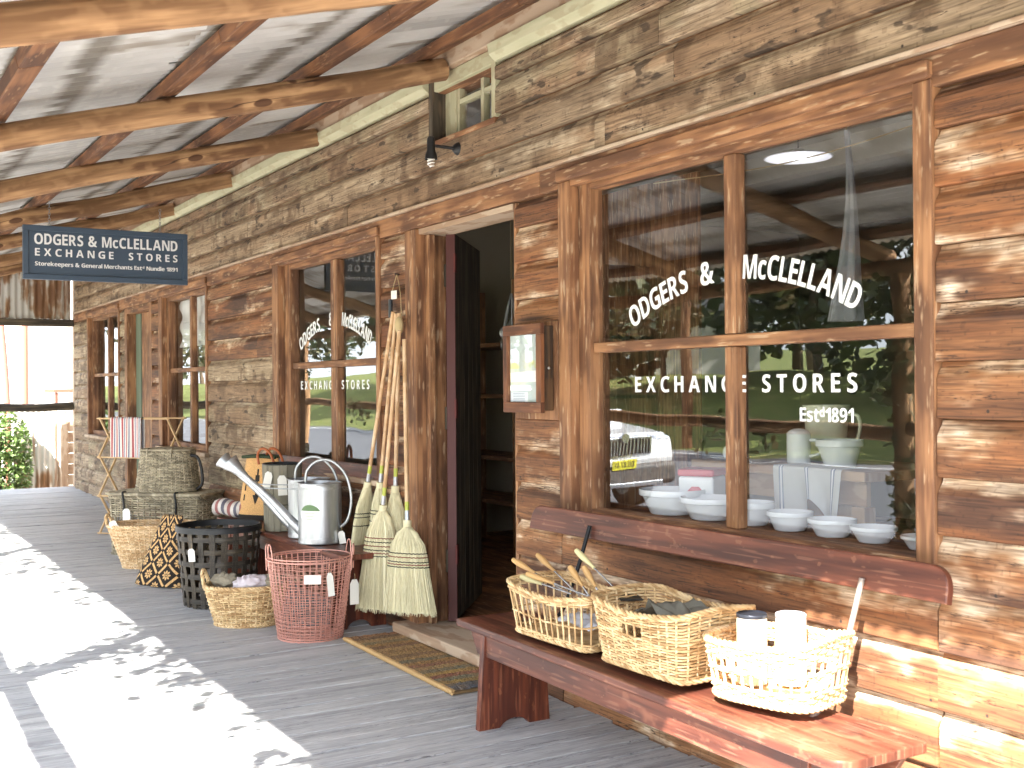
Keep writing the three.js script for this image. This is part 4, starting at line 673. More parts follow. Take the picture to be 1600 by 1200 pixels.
// ------------------------------------------------------------------ straw brooms hanging beside the door
{
  const strawT = textures(256, 256, (U, Vv) => { const n = fbm(U * 30, Vv * 2, 103, 3, 30, 2), b = noise(U * 90, Vv * 4, 107, 90, 4); const c = mixc([206, 194, 150], [240, 233, 200], n * 0.6 + b * 0.4); return [c[0], c[1], c[2], n]; });
  const straw = texMat(strawT, 0.8, 0.001), pole = texMat(wickT([186, 146, 104], [216, 182, 142], [226, 198, 162], 111), 0.5, 0.0003, [0.5, 2]), lime = std(0xb4ba4e, 0.5), silver = std(0xb9bcc0, 0.35, 0.5);
  // top: end of the stick, neck: where straw begins, foot: middle of the lower edge; turn of the flat head
  function broom(label, top, neck, foot, turn, width, stitches) {
    const b = thing('broom', label, 'broom', [foot.x, foot.y, foot.z], 0, 'straw brooms hanging by the door'), o = foot, L = (p) => V(p.x - o.x, p.y - o.y, p.z - o.z), n = L(neck), t = L(top), X = V(Math.cos(turn), 0, -Math.sin(turn)), Z = V(Math.sin(turn), 0, Math.cos(turn)), len = n.length();
    part('stick', tube([t, V(0, 0, 0).lerpVectors(t, n, 0.5), V(0, 0, 0).lerpVectors(t, n, 1.04)], 0.0108, 12, false, true, true, 12), pole, b);
    const up = V(0, 0, 0).subVectors(t, n).normalize(), band = (a, c, m, r) => part('band', tube([n.clone().addScaledVector(up, a), n.clone().addScaledVector(up, (a + c) / 2), n.clone().addScaledVector(up, c)], r, 14, false, true, true, 4), m, b);
    band(0.0, 0.035, straw, 0.022); band(0.036, 0.085, silver, 0.0118); band(0.086, 0.13, lime, 0.0114);
    // head half width and half depth along f (0 neck, 1 lower edge)
    const hw = (f) => 0.022 + (width / 2 - 0.022) * (f < 0.22 ? 0.62 * Math.sqrt(f / 0.22) : 0.62 + 0.38 * (f - 0.22) / 0.78), hd = (f) => 0.022 + 0.022 * Math.sin(Math.min(1, f * 1.6) * Math.PI * 0.6);
    const P = (f, a, r, out = 0) => n.clone().multiplyScalar(1 - f).addScaledVector(X, Math.cos(a) * r * (hw(f) + out)).addScaledVector(Z, Math.sin(a) * r * (hd(f) + out));
    const g = []; for (let k = 0; k < 560; k++) { const a = rnd() * 6.283, r = Math.sqrt(rr(0.35, 1)), e = 1 + rr(-0.05, 0.035), j = rr(-0.04, 0.04); g.push(tube([P(0, a, r), P(0.2, a + j, r), P(0.55, a + j, r), P(e, a + j * 2, r * rr(0.98, 1.05))], rr(0.0012, 0.0021), 3, false, false, true, 6)); }
    part('straw', g, straw, b, 'stuff');
    part('straw_core', sheet((i, j) => P(0.99 * j, -i * 6.28319, 0.9), 32, 16, [0.6, 0.5]), straw, b);
    stitches.forEach(([f, col]) => { const pts = []; for (let i = 0; i < 64; i++) { const a = (i / 64) * 6.28319; pts.push(P(f + 0.004 * Math.sin(i * 9), a, 1.0, 0.003)); } part('stitching', loopTube(pts, 0.0022, 4), std(col, 0.8), b); });
    return b;
  }
  const K = 0x23241f, Rd = 0x8c3a30;
  broom('straw broom with black stitching hanging nearest the door opening', V(-5.47, 1.555, 0.075), V(-5.355, 0.585, 0.12), V(-5.315, 0.155, 0.13), 0.62, 0.30, [[0.30, K], [0.345, Rd], [0.40, K], [0.43, Rd], [0.46, K]]);
  broom('straw broom with red and black stitching overlapping the door-side broom', V(-5.455, 1.60, 0.11), V(-5.625, 0.645, 0.135), V(-5.65, 0.12, 0.16), 0.55, 0.27, [[0.27, Rd], [0.31, K], [0.35, Rd], [0.39, K], [0.42, Rd], [0.45, K]]);
  broom('straw broom seen edge-on beside the window', V(-5.635, 1.71, 0.06), V(-5.94, 0.745, 0.085), V(-6.03, 0.22, 0.10), 2.15, 0.22, [[0.27, K], [0.31, K], [0.40, K]]);
  broom('straw broom half hidden behind the red-stitched one', V(-5.62, 1.70, 0.05), V(-5.80, 0.75, 0.07), V(-5.83, 0.30, 0.065), 0.25, 0.16, [[0.27, K], [0.31, K], [0.40, K]]);
  broom('straw broom at the back of the bunch below the hook', V(-5.58, 1.70, 0.05), V(-5.625, 0.74, 0.06), V(-5.60, 0.26, 0.06), 0.2, 0.17, [[0.45, K], [0.5, K], [0.55, K]]);
  const hk = thing('broom_hanger', 'looped cord with clips and a paper tag holding the brooms', 'hanger', [-5.62, 1.82, 0.03]);
  part('nail', tube([V(0, 0.09, -0.015), V(0, 0.092, 0.025)], 0.004, 6, false, true, false, 1), M.iron, hk); part('loop', [tube([V(0, 0.09, 0.015), V(-0.045, 0, 0.02), V(-0.05, -0.10, 0.02)], 0.002, 5), tube([V(0, 0.09, 0.015), V(0.05, 0.0, 0.02), V(0.09, -0.22, 0.03)], 0.002, 5)], M.string, hk); part('clip', at(new RoundedBoxGeometry(0.022, 0.10, 0.02, 2, 0.006), -0.05, -0.09, 0.03), std(0x4a4f55, 0.35, 0.7), hk); part('knot', new THREE.SphereGeometry(0.028, 12, 10).scale(1, 1.7, 0.8).translate(0.10, -0.19, 0.05), M.string, hk); part('price_tag', at(new THREE.BoxGeometry(0.05, 0.045, 0.001), -0.005, -0.02, 0.03, 0, 0.2), M.paper, hk);
}
// ------------------------------------------------------------------ striped door mat
{
  const matT = textures(768, 512, (U, Vv) => {
    const n = fbm(U * 180, Vv * 60, 113, 3, 180, 60), w = U + 0.006 * (fbm(U * 6, Vv * 10, 117, 2) - 0.5), cols = [[150, 104, 74], [86, 66, 54], [168, 138, 92], [120, 112, 84], [150, 112, 60], [104, 70, 52], [164, 132, 80], [132, 98, 56], [150, 120, 72], [112, 84, 60], [160, 128, 76], [96, 100, 84], [150, 110, 56], [122, 74, 60], [158, 136, 90], [92, 104, 96], [170, 140, 70], [124, 66, 58], [98, 112, 100], [150, 130, 64], [58, 74, 96], [62, 80, 108]];
    const edge = Math.min(Vv, 1 - Vv) < 0.045; let k = Math.floor(w * cols.length); k = Math.max(0, Math.min(cols.length - 1, k)); let c = edge ? [196, 160, 108] : mixc(cols[k], [138, 108, 72], 0.3 + 0.5 * noise(U * 40, Vv * 9, 119, 40, 9)); const m = 0.62 + 0.75 * n; return [c[0] * m, c[1] * m, c[2] * m, n];
  });
  const m = thing('door_mat', 'striped coir door mat with a braided tan edge before the doorway', 'mat', [-4.925, floorY(-4.925) + 0.001, 0.235], 0.0);
  m.rotation.z = Math.atan(-0.0115);
  const top = sheet((i, j) => V(-0.585 + 1.17 * i, 0.018 + 0.006 * (fbm(i * 60, j * 30, 5, 2) - 0.5), 0.165 - 0.33 * j), 160, 60); part('pile', top, texMat(matT, 0.98, 0.004), m);
  part('backing', plainBox(-0.585, 0.585, 0.001, 0.014, -0.163, 0.163), std(0x7a6242, 0.95), m);
  const braid = (pts) => { const l = []; for (let s = 0; s < 3; s++) { const q = []; for (let i = 0; i <= 150; i++) { const t = i / 150, p = V(0, 0, 0).lerpVectors(pts[0], pts[1], t), f = t * 150 + s * 2.094; q.push(V(p.x, 0.011 + 0.006 * Math.sin(f), p.z + 0.007 * Math.cos(f))); } l.push(tube(q, 0.006, 5, false, true, false)); } return l; };
  part('braided_edge', [...braid([V(-0.59, 0, 0.168), V(0.59, 0, 0.168)]), ...braid([V(-0.59, 0, -0.168), V(0.59, 0, -0.168)])], std(0xbf9c6a, 0.9), m);
}
// ------------------------------------------------------------------ clothes horse and towel
{
  const wood = std(0xd2b083, 0.55), h = thing('clothes_horse', 'pale timber folding clothes horse beside the pale basket', 'clothes horse', [-10.12, floorY(-10.1), 0.34], 0.62);
  const Lh = 0.36, D = 0.11, n = 3, ch = 0.333;
  for (const sx of [-Lh, Lh]) for (let k = 0; k < n; k++) for (const s of [-1, 1]) { const o = 0.008 * s + (sx > 0 ? 0.004 : -0.004); part('lattice_bar', slab(-0.007, 0.007, -Math.hypot(ch, 2 * D) / 2 - 0.012, Math.hypot(ch, 2 * D) / 2 + 0.012, -0.0095, 0.0095, 0.003).rotateX(s * Math.atan2(2 * D, ch)).translate(sx + o, ch * (k + 0.5), 0), wood, h); }
  for (let k = 0; k <= n; k++) for (const s of [-1, 1]) part('dowel', tube([V(-Lh - 0.03, Math.max(0.012, k * ch), s * D), V(Lh + 0.03, Math.max(0.012, k * ch), s * D)], 0.0065, 8, false, true, false, 1), wood, h);
  const tT = textures(256, 64, (U) => { const k = Math.floor(U * 30) % 10, c = [[222, 216, 206], [168, 82, 84], [168, 82, 84], [222, 216, 206], [98, 108, 140], [222, 216, 206], [176, 96, 98], [222, 216, 206], [88, 96, 128], [210, 204, 196]][k]; return c; }, false);
  const tw = thing('tea_towel', 'red, white and blue striped tea towel over the clothes horse', 'towel', [-10.12, floorY(-10.1), 0.34], 0.62);
  part('cloth', sheet((i, j) => { const x = -0.21 + 0.33 * i, s = j * 0.72 - 0.36, y = 1.012 - Math.max(0, Math.abs(s) - 0.02), z = D + Math.sign(s) * -0.012 * Math.min(1, Math.abs(s) * 30) + 0.012 * Math.sin(i * 14 + j * 2) * Math.abs(s) * 2; return V(x, y, z + (s < 0 ? 0.024 : 0)); }, 60, 40, [1, 1]), texMat(tT, 0.9, 0, [1, 1], { side: THREE.DoubleSide }), tw);
}
// ------------------------------------------------------------------ lettering
const fontBold = await new FontLoader().loadAsync('fonts/droid/droid_sans_bold.typeface.json');
const CAP = (() => { const g = new THREE.ShapeGeometry(fontBold.generateShapes('H', 1)); g.computeBoundingBox(); return g.boundingBox.max.y; })();
function textShape(text, height, width, depth = 0.001, spacing = 0) {
  const gs = []; let x = 0; const size = height / CAP;
  for (const ch of text) { if (ch === ' ') { x += size * 0.34 + spacing; continue; } const g = new THREE.ExtrudeGeometry(fontBold.generateShapes(ch, size), { depth, bevelEnabled: false, curveSegments: 5 }); g.computeBoundingBox(); const w = g.boundingBox.max.x - g.boundingBox.min.x; g.translate(x - g.boundingBox.min.x, 0, 0); gs.push(g); x += w + size * 0.075 + spacing; }
  const g = merge(gs); g.computeBoundingBox(); const b = g.boundingBox; g.translate(-b.min.x, 0, 0); if (width) g.scale(width / (b.max.x - b.min.x), 1, 1); return g;
}
// words on a circular arc from (x0, y0) to (x1, y0) with the given rise; each word fills its own stretch [text, xa, xb]
function arcText(words, x0, x1, y0, rise, height, z) {
  const c = (x1 - x0) / 2, R = (c * c + rise * rise) / (2 * rise), cx = (x0 + x1) / 2, cy = y0 + rise - R, gs = [], size = height / CAP;
  for (const [text, xa, xb] of words) {
    const items = []; let total = -size * 0.085; for (const ch of text) { const g = new THREE.ExtrudeGeometry(fontBold.generateShapes(ch, size), { depth: 0.0006, bevelEnabled: false, curveSegments: 5 }); g.computeBoundingBox(); const w = g.boundingBox.max.x - g.boundingBox.min.x; g.translate(-g.boundingBox.min.x - w / 2, 0, 0); items.push([g, w]); total += w + size * 0.085; }
    const a0 = Math.asin((xa - cx) / R), a1 = Math.asin((xb - cx) / R), k = ((a1 - a0) * R) / total; let s = 0;
    for (const [g, w] of items) { const a = a0 + ((s + w / 2) / total) * (a1 - a0); gs.push(g.scale(k, 1, 1).rotateZ(-a).translate(cx + Math.sin(a) * R, cy + Math.cos(a) * R, z)); s += w + size * 0.085; }
  }
  return merge(gs);
}
{
  const z = -0.0535;
  part('lettering', arcText([['ODGERS', -3.655, -3.315], ['&', -3.245, -3.17], ['McCLELLAND', -3.024, -2.515]], -3.66, -2.51, 1.525, 0.148, 0.083, z), M.letters, window1);
  part('lettering', textShape('EXCHANGE', 0.060, 0.635, 0.0006, 0.022).translate(-3.645, 1.277, z), M.letters, window1); part('lettering', textShape('STORES', 0.060, 0.42, 0.0006, 0.022).translate(-2.93, 1.277, z), M.letters, window1);
  part('lettering', textShape('Est', 0.045, 0.085, 0.0006).translate(-2.755, 1.182, z), M.letters, window1); part('lettering', textShape('d', 0.03, 0.02, 0.0006).translate(-2.667, 1.198, z), M.letters, window1); part('lettering', textShape('1891', 0.045, 0.118, 0.0006).translate(-2.643, 1.182, z), M.letters, window1);
  part('lettering', arcText([['ODGERS', -7.33, -6.98], ['&', -6.83, -6.755], ['McCLELLAND', -6.625, -6.2]], -7.33, -6.2, 1.55, 0.145, 0.083, z), M.letters, window2);
  part('lettering', textShape('EXCHANGE', 0.055, 0.62, 0.0006, 0.022).translate(-7.33, 1.295, z), M.letters, window2); part('lettering', textShape('STORES', 0.055, 0.42, 0.0006, 0.022).translate(-6.63, 1.295, z), M.letters, window2);
}
// ------------------------------------------------------------------ hanging sign
{
  const s = thing('hanging_sign', 'dark blue hanging sign with white shop lettering under the verandah roof', 'sign', [-8.2, 2.04, 1.008], Math.PI / 2);
  const blue = std(0x3b4c5e, 0.5), W = 1.085, H = 0.36;
  part('sign_board', slab(-W / 2 + 0.03, W / 2 - 0.03, 0.028, H - 0.028, -0.012, 0.010, 0.002), blue, s);
  for (const [a, b, c, d] of [[-W / 2, W / 2, 0, 0.035], [-W / 2, W / 2, H - 0.035, H], [-W / 2, -W / 2 + 0.035, 0.0352, H - 0.0352], [W / 2 - 0.035, W / 2, 0.0352, H - 0.0352]]) part('frame', slab(a, b, c, d, -0.02, 0.022, 0.004), blue, s);
  const wht = std(0xe4e6e6, 0.55), line = (t, h, w, x, y, sp) => part('lettering', textShape(t, h, w, 0.0012, sp).translate(x, y, 0.0105), wht, s);
  line('ODGERS & McCLELLAND', 0.072, 0.945, -0.472, 0.235, 0.004); line('EXCHANGE', 0.050, 0.505, -0.468, 0.158, 0.02); line('STORES', 0.050, 0.335, 0.138, 0.158, 0.02); line('Storekeepers & General Merchants', 0.027, 0.63, -0.468, 0.092, 0); line('Est', 0.027, 0.052, 0.175, 0.092, 0); line('d', 0.016, 0.012, 0.231, 0.103, 0); line('Nundle 1891', 0.027, 0.215, 0.258, 0.092, 0);
  for (const x of [-0.375, 0.355]) { const ring = []; for (let k = 0; k < 9; k++) ring.push(new THREE.TorusGeometry(0.011, 0.0022, 6, 12).scale(0.7, 1, 1).rotateY(k % 2 ? 1.57 : 0).translate(x, H + 0.008 + k * 0.0185, 0)); part('chain', ring, std(0x8d8f90, 0.4, 0.7), s); }
}
// ------------------------------------------------------------------ notice box, wall lamp
{
  const n = thing('notice_box', 'small glazed timber notice box fixed to the wall by the door', 'notice box', [-4.205, 1.18, 0.024], 0);
  part('back_board', slab(-0.185, 0.15, -0.02, 0.40, 0, 0.018, 0.003), M.trim, n); part('box', slab(-0.17, 0.12, 0.02, 0.38, 0.0185, 0.07, 0.004), texMat(darkT, 0.7, 0.001, [1, 1], { color: 0xe0b890 }), n);
  const fr = texMat(trimT, 0.6, 0.001, [0.5, 2], { color: 0xc9b09a }); for (const [a, b, c, d] of [[-0.18, 0.13, 0.01, 0.055], [-0.18, 0.13, 0.345, 0.39], [-0.18, -0.142, 0.0552, 0.3448], [0.092, 0.13, 0.0552, 0.3448]]) part('door_frame', slab(a, b, c, d, 0.0705, 0.092, 0.003), fr, n);
  const posterT = textures(256, 384, (U, Vv) => { const f = fbm(U * 5, Vv * 6, 127, 4, 5, 6); let c = mixc([206, 214, 208], [168, 184, 184], f); if (Vv > 0.5 && Vv < 0.62) c = mixc(c, [192, 196, 130], 0.8 * sm(0.35, 0.6, f)); if (Vv > 0.3 && Vv < 0.44 + 0.03 * U) c = [240, 240, 236]; if (Vv < 0.15 && U < 0.62) c = Math.sin(Vv * 260) > 0.55 && U > 0.1 && U < 0.52 ? [150, 160, 170] : [226, 230, 232]; return c; }, false);
  part('notice', new THREE.PlaneGeometry(0.232, 0.288).translate(-0.025, 0.2, 0.076), texMat(posterT, 0.8, 0), n); part('pane', new THREE.PlaneGeometry(0.233, 0.289).translate(-0.025, 0.2, 0.083), M.glass, n); part('knob', new THREE.SphereGeometry(0.006, 10, 8).translate(0.122, 0.2, 0.045), std(0xc9c9c4, 0.3, 0.8), n);
  const l = thing('wall_lamp', 'black wall lamp with a white spiral bulb under the small high window', 'lamp', [-4.95, 2.465, 0.03]); l.scale.setScalar(0.8);
  part('wall_plate', lathe([[0, 0.03], [0.02, 0.03], [0.034, 0.012], [0.04, 0]], 24).rotateX(Math.PI / 2), M.black, l); part('arm', tube([V(0, 0, 0.02), V(-0.015, 0.005, 0.08), V(-0.03, 0.01, 0.155)], 0.010, 10), M.black, l);
  part('holder', lathe([[0, 0.055], [0.016, 0.053], [0.024, 0.04], [0.026, -0.03], [0.036, -0.06], [0.038, -0.085], [0.034, -0.085], [0.02, -0.05]], 24).translate(-0.033, 0.01, 0.165), M.black, l);
  const sp = []; for (let i = 0; i <= 72; i++) { const a = i * 0.28, r = 0.019 * (i > 60 ? 1 - (i - 60) / 22 : 1); sp.push(V(-0.033 + Math.cos(a) * r, -0.06 - i * 0.00082, 0.165 + Math.sin(a) * r)); } part('spiral_bulb', tube(sp, 0.0052, 7, false, true, true, 160), std(0xf0eee8, 0.3), l);
}
// ------------------------------------------------------------------ things inside the shop window
{
  const china = std(0xdfe3e6, 0.22);
  part('display_ledge', slab(-3.96, -2.2, 0.755, 0.785, -0.42, -0.142, 0.004), M.trim, shop);
  const bowlProf = (r, h) => [[0, 0], [r * 0.62, 0], [r * 0.66, 0.004], [r * 0.9, h * 0.72], [r * 0.97, h * 0.74], [r, h * 0.78], [r, h], [r * 0.95, h], [r * 0.6, 0.012], [0, 0.01]];
  const bowlLabels = ['widest white bowl at the door end of the window ledge', 'white bowl beside the widest one on the window ledge', 'white bowl standing behind the upright window bar', 'white bowl just past the upright bar, below the tea towel', 'white bowl between the tea towel and the small bowls', 'small white bowl next to the smallest on the window ledge', 'smallest white bowl in front of the leaning card'];
  const bowl = (x, r, h, z = -0.245) => { const b = thing('bowl', bowlLabels.shift(), 'bowl', [x, 0.786, z], 0, 'white bowls along the window ledge'); part('bowl_body', lathe(bowlProf(r, h), 40), china, b); };
  bowl(-3.655, 0.135, 0.10); bowl(-3.42, 0.12, 0.085); bowl(-3.20, 0.09, 0.085); bowl(-3.0, 0.082, 0.068); bowl(-2.80, 0.082, 0.06); bowl(-2.62, 0.076, 0.052); bowl(-2.42, 0.07, 0.042);
  const tin = thing('storage_tin', 'white square tin with a red lid and red printed label in the window', 'tin', [-3.62, 0.786, -0.37], 0.5);
  part('tin_body', new RoundedBoxGeometry(0.15, 0.15, 0.15, 2, 0.012).translate(0, 0.075, 0), china, tin); part('lid', new RoundedBoxGeometry(0.156, 0.03, 0.156, 2, 0.01).translate(0, 0.165, 0), std(0xb04552, 0.4), tin); part('label', prism([[-0.04, 0.025], [0.04, 0.025], [0.04, 0.085], [0.015, 0.11], [-0.015, 0.11], [-0.04, 0.085]], 0.0752, 0.0758), std(0xc2606a, 0.5), tin);
  const pale = texMat(paleT, 0.6, 0.0006, [0.5, 2], { color: 0xf2e2c8 });
  const t = thing('display_table', 'pale scrubbed timber table behind the large window', 'table', [-3.45, 0.015, -0.85]);
  part('table_top', slab(-0.48, 0.5, 0.925, 0.965, -0.28, 0.28, 0.006), pale, t); part('apron', slab(-0.44, 0.46, 0.83, 0.924, 0.2, 0.225, 0.003), pale, t); for (const sx of [-0.44, 0.4]) for (const sz of [-0.24, 0.18]) part('leg', slab(sx, sx + 0.065, 0, 0.829, sz, sz + 0.065, 0.006), pale, t); part('cupboard_panel', slab(0.0, 0.36, 0.02, 0.829, 0.17, 0.19, 0.004), pale, t); part('shelf', slab(-0.40, 0.40, 0.3, 0.325, -0.2, 0.16, 0.004), pale, t);
  const T = 0.981, mugs = [['mug', 'white enamel mug with a handle on the display table', -3.43, -0.72, 0.048, 0.12]];
  for (const [nm, lb, x, z, r, h] of mugs) { const m = thing(nm, lb, 'mug', [x, T, z], 0.4); part('mug_body', lathe([[0, 0], [r * 0.96, 0], [r, 0.006], [r, h], [r * 1.04, h + 0.003], [r * 0.96, h], [r * 0.94, 0.01], [0, 0.008]], 32), china, m); part('handle', tube([V(r, h * 0.8, 0), V(r + 0.04, h * 0.78, 0), V(r + 0.045, h * 0.4, 0), V(r, h * 0.25, 0)], 0.007, 8), china, m); part('lid', new THREE.SphereGeometry(r * 0.98, 24, 8, 0, 6.283, 0, 1.57).scale(1, 0.5, 1).translate(0, h, 0), china, m); }
  const j = thing('jug', 'cream enamel jug standing behind the mug', 'jug', [-3.47, T, -0.92], 0.3); part('jug_body', lathe([[0, 0], [0.075, 0], [0.08, 0.02], [0.088, 0.20], [0.098, 0.235], [0.092, 0.235], [0.08, 0.02], [0, 0.01]], 32), std(0xd9dcc0, 0.3), j); part('handle', tube([V(0.088, 0.2, 0), V(0.14, 0.19, 0), V(0.14, 0.1, 0), V(0.083, 0.06, 0)], 0.008, 8), std(0xd9dcc0, 0.3), j);
  const bw = thing('mixing_bowl', 'large white mixing bowl on the display table above the tea towel', 'bowl', [-3.21, T, -0.72]); part('bowl_body', lathe(bowlProf(0.092, 0.105), 40), china, bw);
  const dish = thing('butter_dish', 'white lidded dish on the corner of the display table', 'dish', [-3.78, T, -0.66]); part('plate', lathe([[0, 0], [0.07, 0.004], [0.085, 0.012], [0.083, 0.014], [0, 0.008]], 32), china, dish); part('lid', new THREE.SphereGeometry(0.03, 20, 12).scale(1, 1.2, 1).translate(0, 0.03, 0), china, dish);
  const ttT = textures(256, 256, (U, Vv) => { const k = [0.1, 0.14, 0.86, 0.9, 0.48, 0.52].some((q) => Math.abs(U - q) < 0.009), w = (U > 0.1 && U < 0.14) || (U > 0.86 && U < 0.9) || (U > 0.48 && U < 0.52); return k ? [120, 132, 150] : w ? [228, 230, 234] : [196, 198, 196]; }, false);
  const tw = part('tea_towel', sheet((i, q) => { const x = -3.40 + 0.36 * i, d = Math.max(0, q - 0.35) / 0.65, l = 0.30 - 0.14 * Math.sin(i * Math.PI) ** 4 - 0.08 * i; return V(x + 0.09 * d * (0.5 - Math.abs(i - 0.3)), T + 0.004 - d * l, -0.72 + 0.16 * Math.min(1, q / 0.35) + 0.012 + 0.02 * Math.sin(i * 15) * d); }, 48, 30, [1, 1]), texMat(ttT, 0.9, 0, [1, 1])); tag(tw, 'white tea towel with grey stripes hanging off the display table', 'towel');
  const lampT = thing('pendant_lamp', 'white disc pendant lamp under the shop ceiling', 'lamp', [-4.8, 2.60, -2.1]); part('lamp_shade', lathe([[0, 0.05], [0.03, 0.05], [0.05, 0.03], [0.19, 0.006], [0.195, 0], [0.0, 0.0]], 40), std(0xe8e8e6, 0.5), lampT); part('diffuser', new THREE.CircleGeometry(0.185, 40).rotateX(Math.PI / 2).translate(0, -0.002, 0), std(0xffffff, 0.6, 0, { emissive: 0xf4f6ff, emissiveIntensity: 0.10 }), lampT); { const pl = new THREE.PointLight(0xf4f6ff, 0.02, 0, 2); pl.position.set(-4.8, 2.585, -2.1); pl.castShadow = true; scene.add(pl); } part('cord', tube([V(0, 0.05, 0), V(0, 0.29, 0)], 0.004, 6, false, true, false, 1), M.black, lampT);
  const board3 = part('price_board', at(new THREE.BoxGeometry(0.16, 0.30, 0.012), -2.36, 0.93, -0.40, -0.25, 0.25), std(0xd4cfc2, 0.8)); tag(board3, 'pale card leaning in the right corner of the window', 'card');
  const net = thing('hanging_cloth', 'thin pale blue cloth hanging in a cone behind the window', 'cloth', [-3.42, 1.42, -1.0]); part('cloth', sheet((i, q) => { const a = i * 6.283, r = (0.010 + 0.055 * q ** 1.8) * (1 + 0.25 * Math.sin(a * 5)); return V(Math.cos(a) * r + 0.02 * Math.sin(q * 4), 0.95 - 0.80 * q, Math.sin(a) * r); }, 40, 16), new THREE.MeshPhysicalMaterial({ color: 0xb9bcc0, roughness: 1, transmission: 0.5, thickness: 0 }), net); part('cord', tube([V(0, 0.95, 0), V(0, 1.46, 0)], 0.003, 5, false, true, false, 1), M.string, net);
  // stock seen through the door
  const shelf = thing('shop_shelf', 'dark stock shelves seen through the open door', 'shelf', [-7.45, 0.015, -1.95]);
  for (const y of [0.38, 0.72, 1.2, 1.6]) part('shelf_board', slab(-1.2, 1.2, y, y + 0.03, -0.25, 0.18, 0.004), M.trim, shelf); for (const x of [-1.2, 0, 1.17]) part('upright', slab(x, x + 0.03, 0, 2.1, -0.26, -0.02 + 0.2, 0.004), M.trim, shelf);
  [[-7.6, 1.645, 'white'], [-7.35, 1.645, 'white'], [-7.05, 1.645, 'white'], [-7.3, 0.765, 'black'], [-6.95, 0.765, 'white'], [-7.5, 1.245, 'white'], [-7.2, 1.245, 'black']].forEach(([x, y, k]) => { const p = thing('stock_jar', k === 'white' ? 'pale enamel jar on the dark shelf through the door' : 'dark jar on the dark shelf through the door', 'jar', [x, y, -1.9], 0, 'jars on the shop shelves'); part('jar_body', lathe([[0, 0], [0.06, 0], [0.07, 0.02], [0.07, 0.14], [0.05, 0.17], [0.05, 0.19], [0, 0.19]], 24), k === 'white' ? std(0x9a9c98, 0.4) : M.black, p); part('lid', lathe([[0, 0.21], [0.03, 0.208], [0.054, 0.195], [0.054, 0.186]], 24), std(0x77726a, 0.4, 0.4), p); });
  const tg = part('price_card', at(new THREE.BoxGeometry(0.075, 0.13, 0.003), -6.62, 1.30, -1.35, 0, 0.7, 0.08), M.paper); tag(tg, 'white price card hanging in the dark shop past the door', 'card');
  const ut = thing('utensil_bunch', 'bunch of metal kitchen utensils hanging inside the doorway', 'utensils', [-6.75, 1.72, -1.35]); for (let k = 0; k < 5; k++) { const a = k * 1.25, q = V(Math.cos(a) * 0.07, -0.05 + 0.05 * Math.sin(a * 2), Math.sin(a) * 0.07); part('utensil', tube([V(0, 0.22, 0), V(q.x * 0.5, 0.1, q.z * 0.5), q], 0.006, 6), std(0xb4b6b8, 0.35, 0.7), ut); part('utensil_head', new THREE.SphereGeometry(0.04, 14, 10).scale(1, 1, 0.3).rotateY(a).translate(q.x, q.y - 0.03, q.z), std(0xb4b6b8, 0.35, 0.7), ut); } part('cord', tube([V(0, 0.2, 0), V(0, 1.17, 0)], 0.003, 5, false, true, false, 1), M.string, ut);
  // pots and tools hung near the window's right side
  [[-2.72, 1.75, -0.95, 0.06], [-2.60, 1.66, -0.85, 0.075], [-2.86, 1.62, -1.1, 0.055]].forEach(([x, y, z, r]) => { const p = thing('hanging_pan', 'dark pan hanging from the ceiling behind the large window', 'pan', [x, y, z], 0.5, 'pans hanging inside the window'); part('pan_bowl', lathe([[0, 0], [r, 0], [r * 1.08, 0.05], [r * 1.05, 0.05], [r * 0.97, 0.006], [0, 0.005]], 28).rotateX(1.35), std(0x3a3c40, 0.35, 0.6), p); part('handle', tube([V(0, r, 0.01), V(0, r + 0.16, 0.01)], 0.007, 6, false, true, false, 1), M.iron, p); part('wire', tube([V(0, r + 0.15, 0.01), V(0, 2.72 - y, 0.01)], 0.002, 4, false, true, false, 1), M.iron, p); });
  const wire = part('hanging_line', tube([V(-4.6, 2.32, -0.9), V(-3.6, 2.27, -0.92), V(-2.4, 2.36, -0.95)], 0.003, 5), M.string); tag(wire, 'thin cord strung across behind the top of the large window', 'cord');
  // blind in the far window
  part('blind', sheet((i, q) => V(-10.56 + 1.3 * i, 2.1 - 0.42 * q, -0.12 + 0.015 * Math.sin(q * 14 + i * 3)), 30, 12), std(0xd8dad8, 0.9), shop);
}
// ------------------------------------------------------------------ trees across the road
const leafGeo = (() => { const g = sheet((i, j) => V((i - 0.5) * (0.4 + 1.2 * Math.sin(Math.PI * j)) * 0.55, 0.16 * Math.abs(i - 0.5) - 0.10 * (j - 0.5) ** 2, (j - 0.5)), 2, 2); return g; })();
const leafMat = new THREE.MeshPhysicalMaterial({ color: 0xffffff, roughness: 0.75, transmission: 0.3, thickness: 0 });
function crown(parent, name, points, size, cols) {
  const m = new THREE.InstancedMesh(leafGeo, leafMat, points.length), q = new THREE.Quaternion(), e = new THREE.Euler(), M4 = new THREE.Matrix4(), c = new THREE.Color();
  points.forEach((p, i) => { e.set(rr(-1.2, 1.2), rr(0, 6.28), rr(-0.9, 0.9)); q.setFromEuler(e); const s = size * rr(0.6, 1.4); M4.compose(p, q, V(s, s, s)); m.setMatrixAt(i, M4); const k = cols[Math.floor(rnd() * cols.length)], f = rr(0.7, 1.3); c.setRGB(k[0] * f, k[1] * f, k[2] * f); m.setColorAt(i, c); });
  m.name = name; m.userData.kind = 'stuff'; m.castShadow = m.receiveShadow = true; parent.add(m); return m;
}
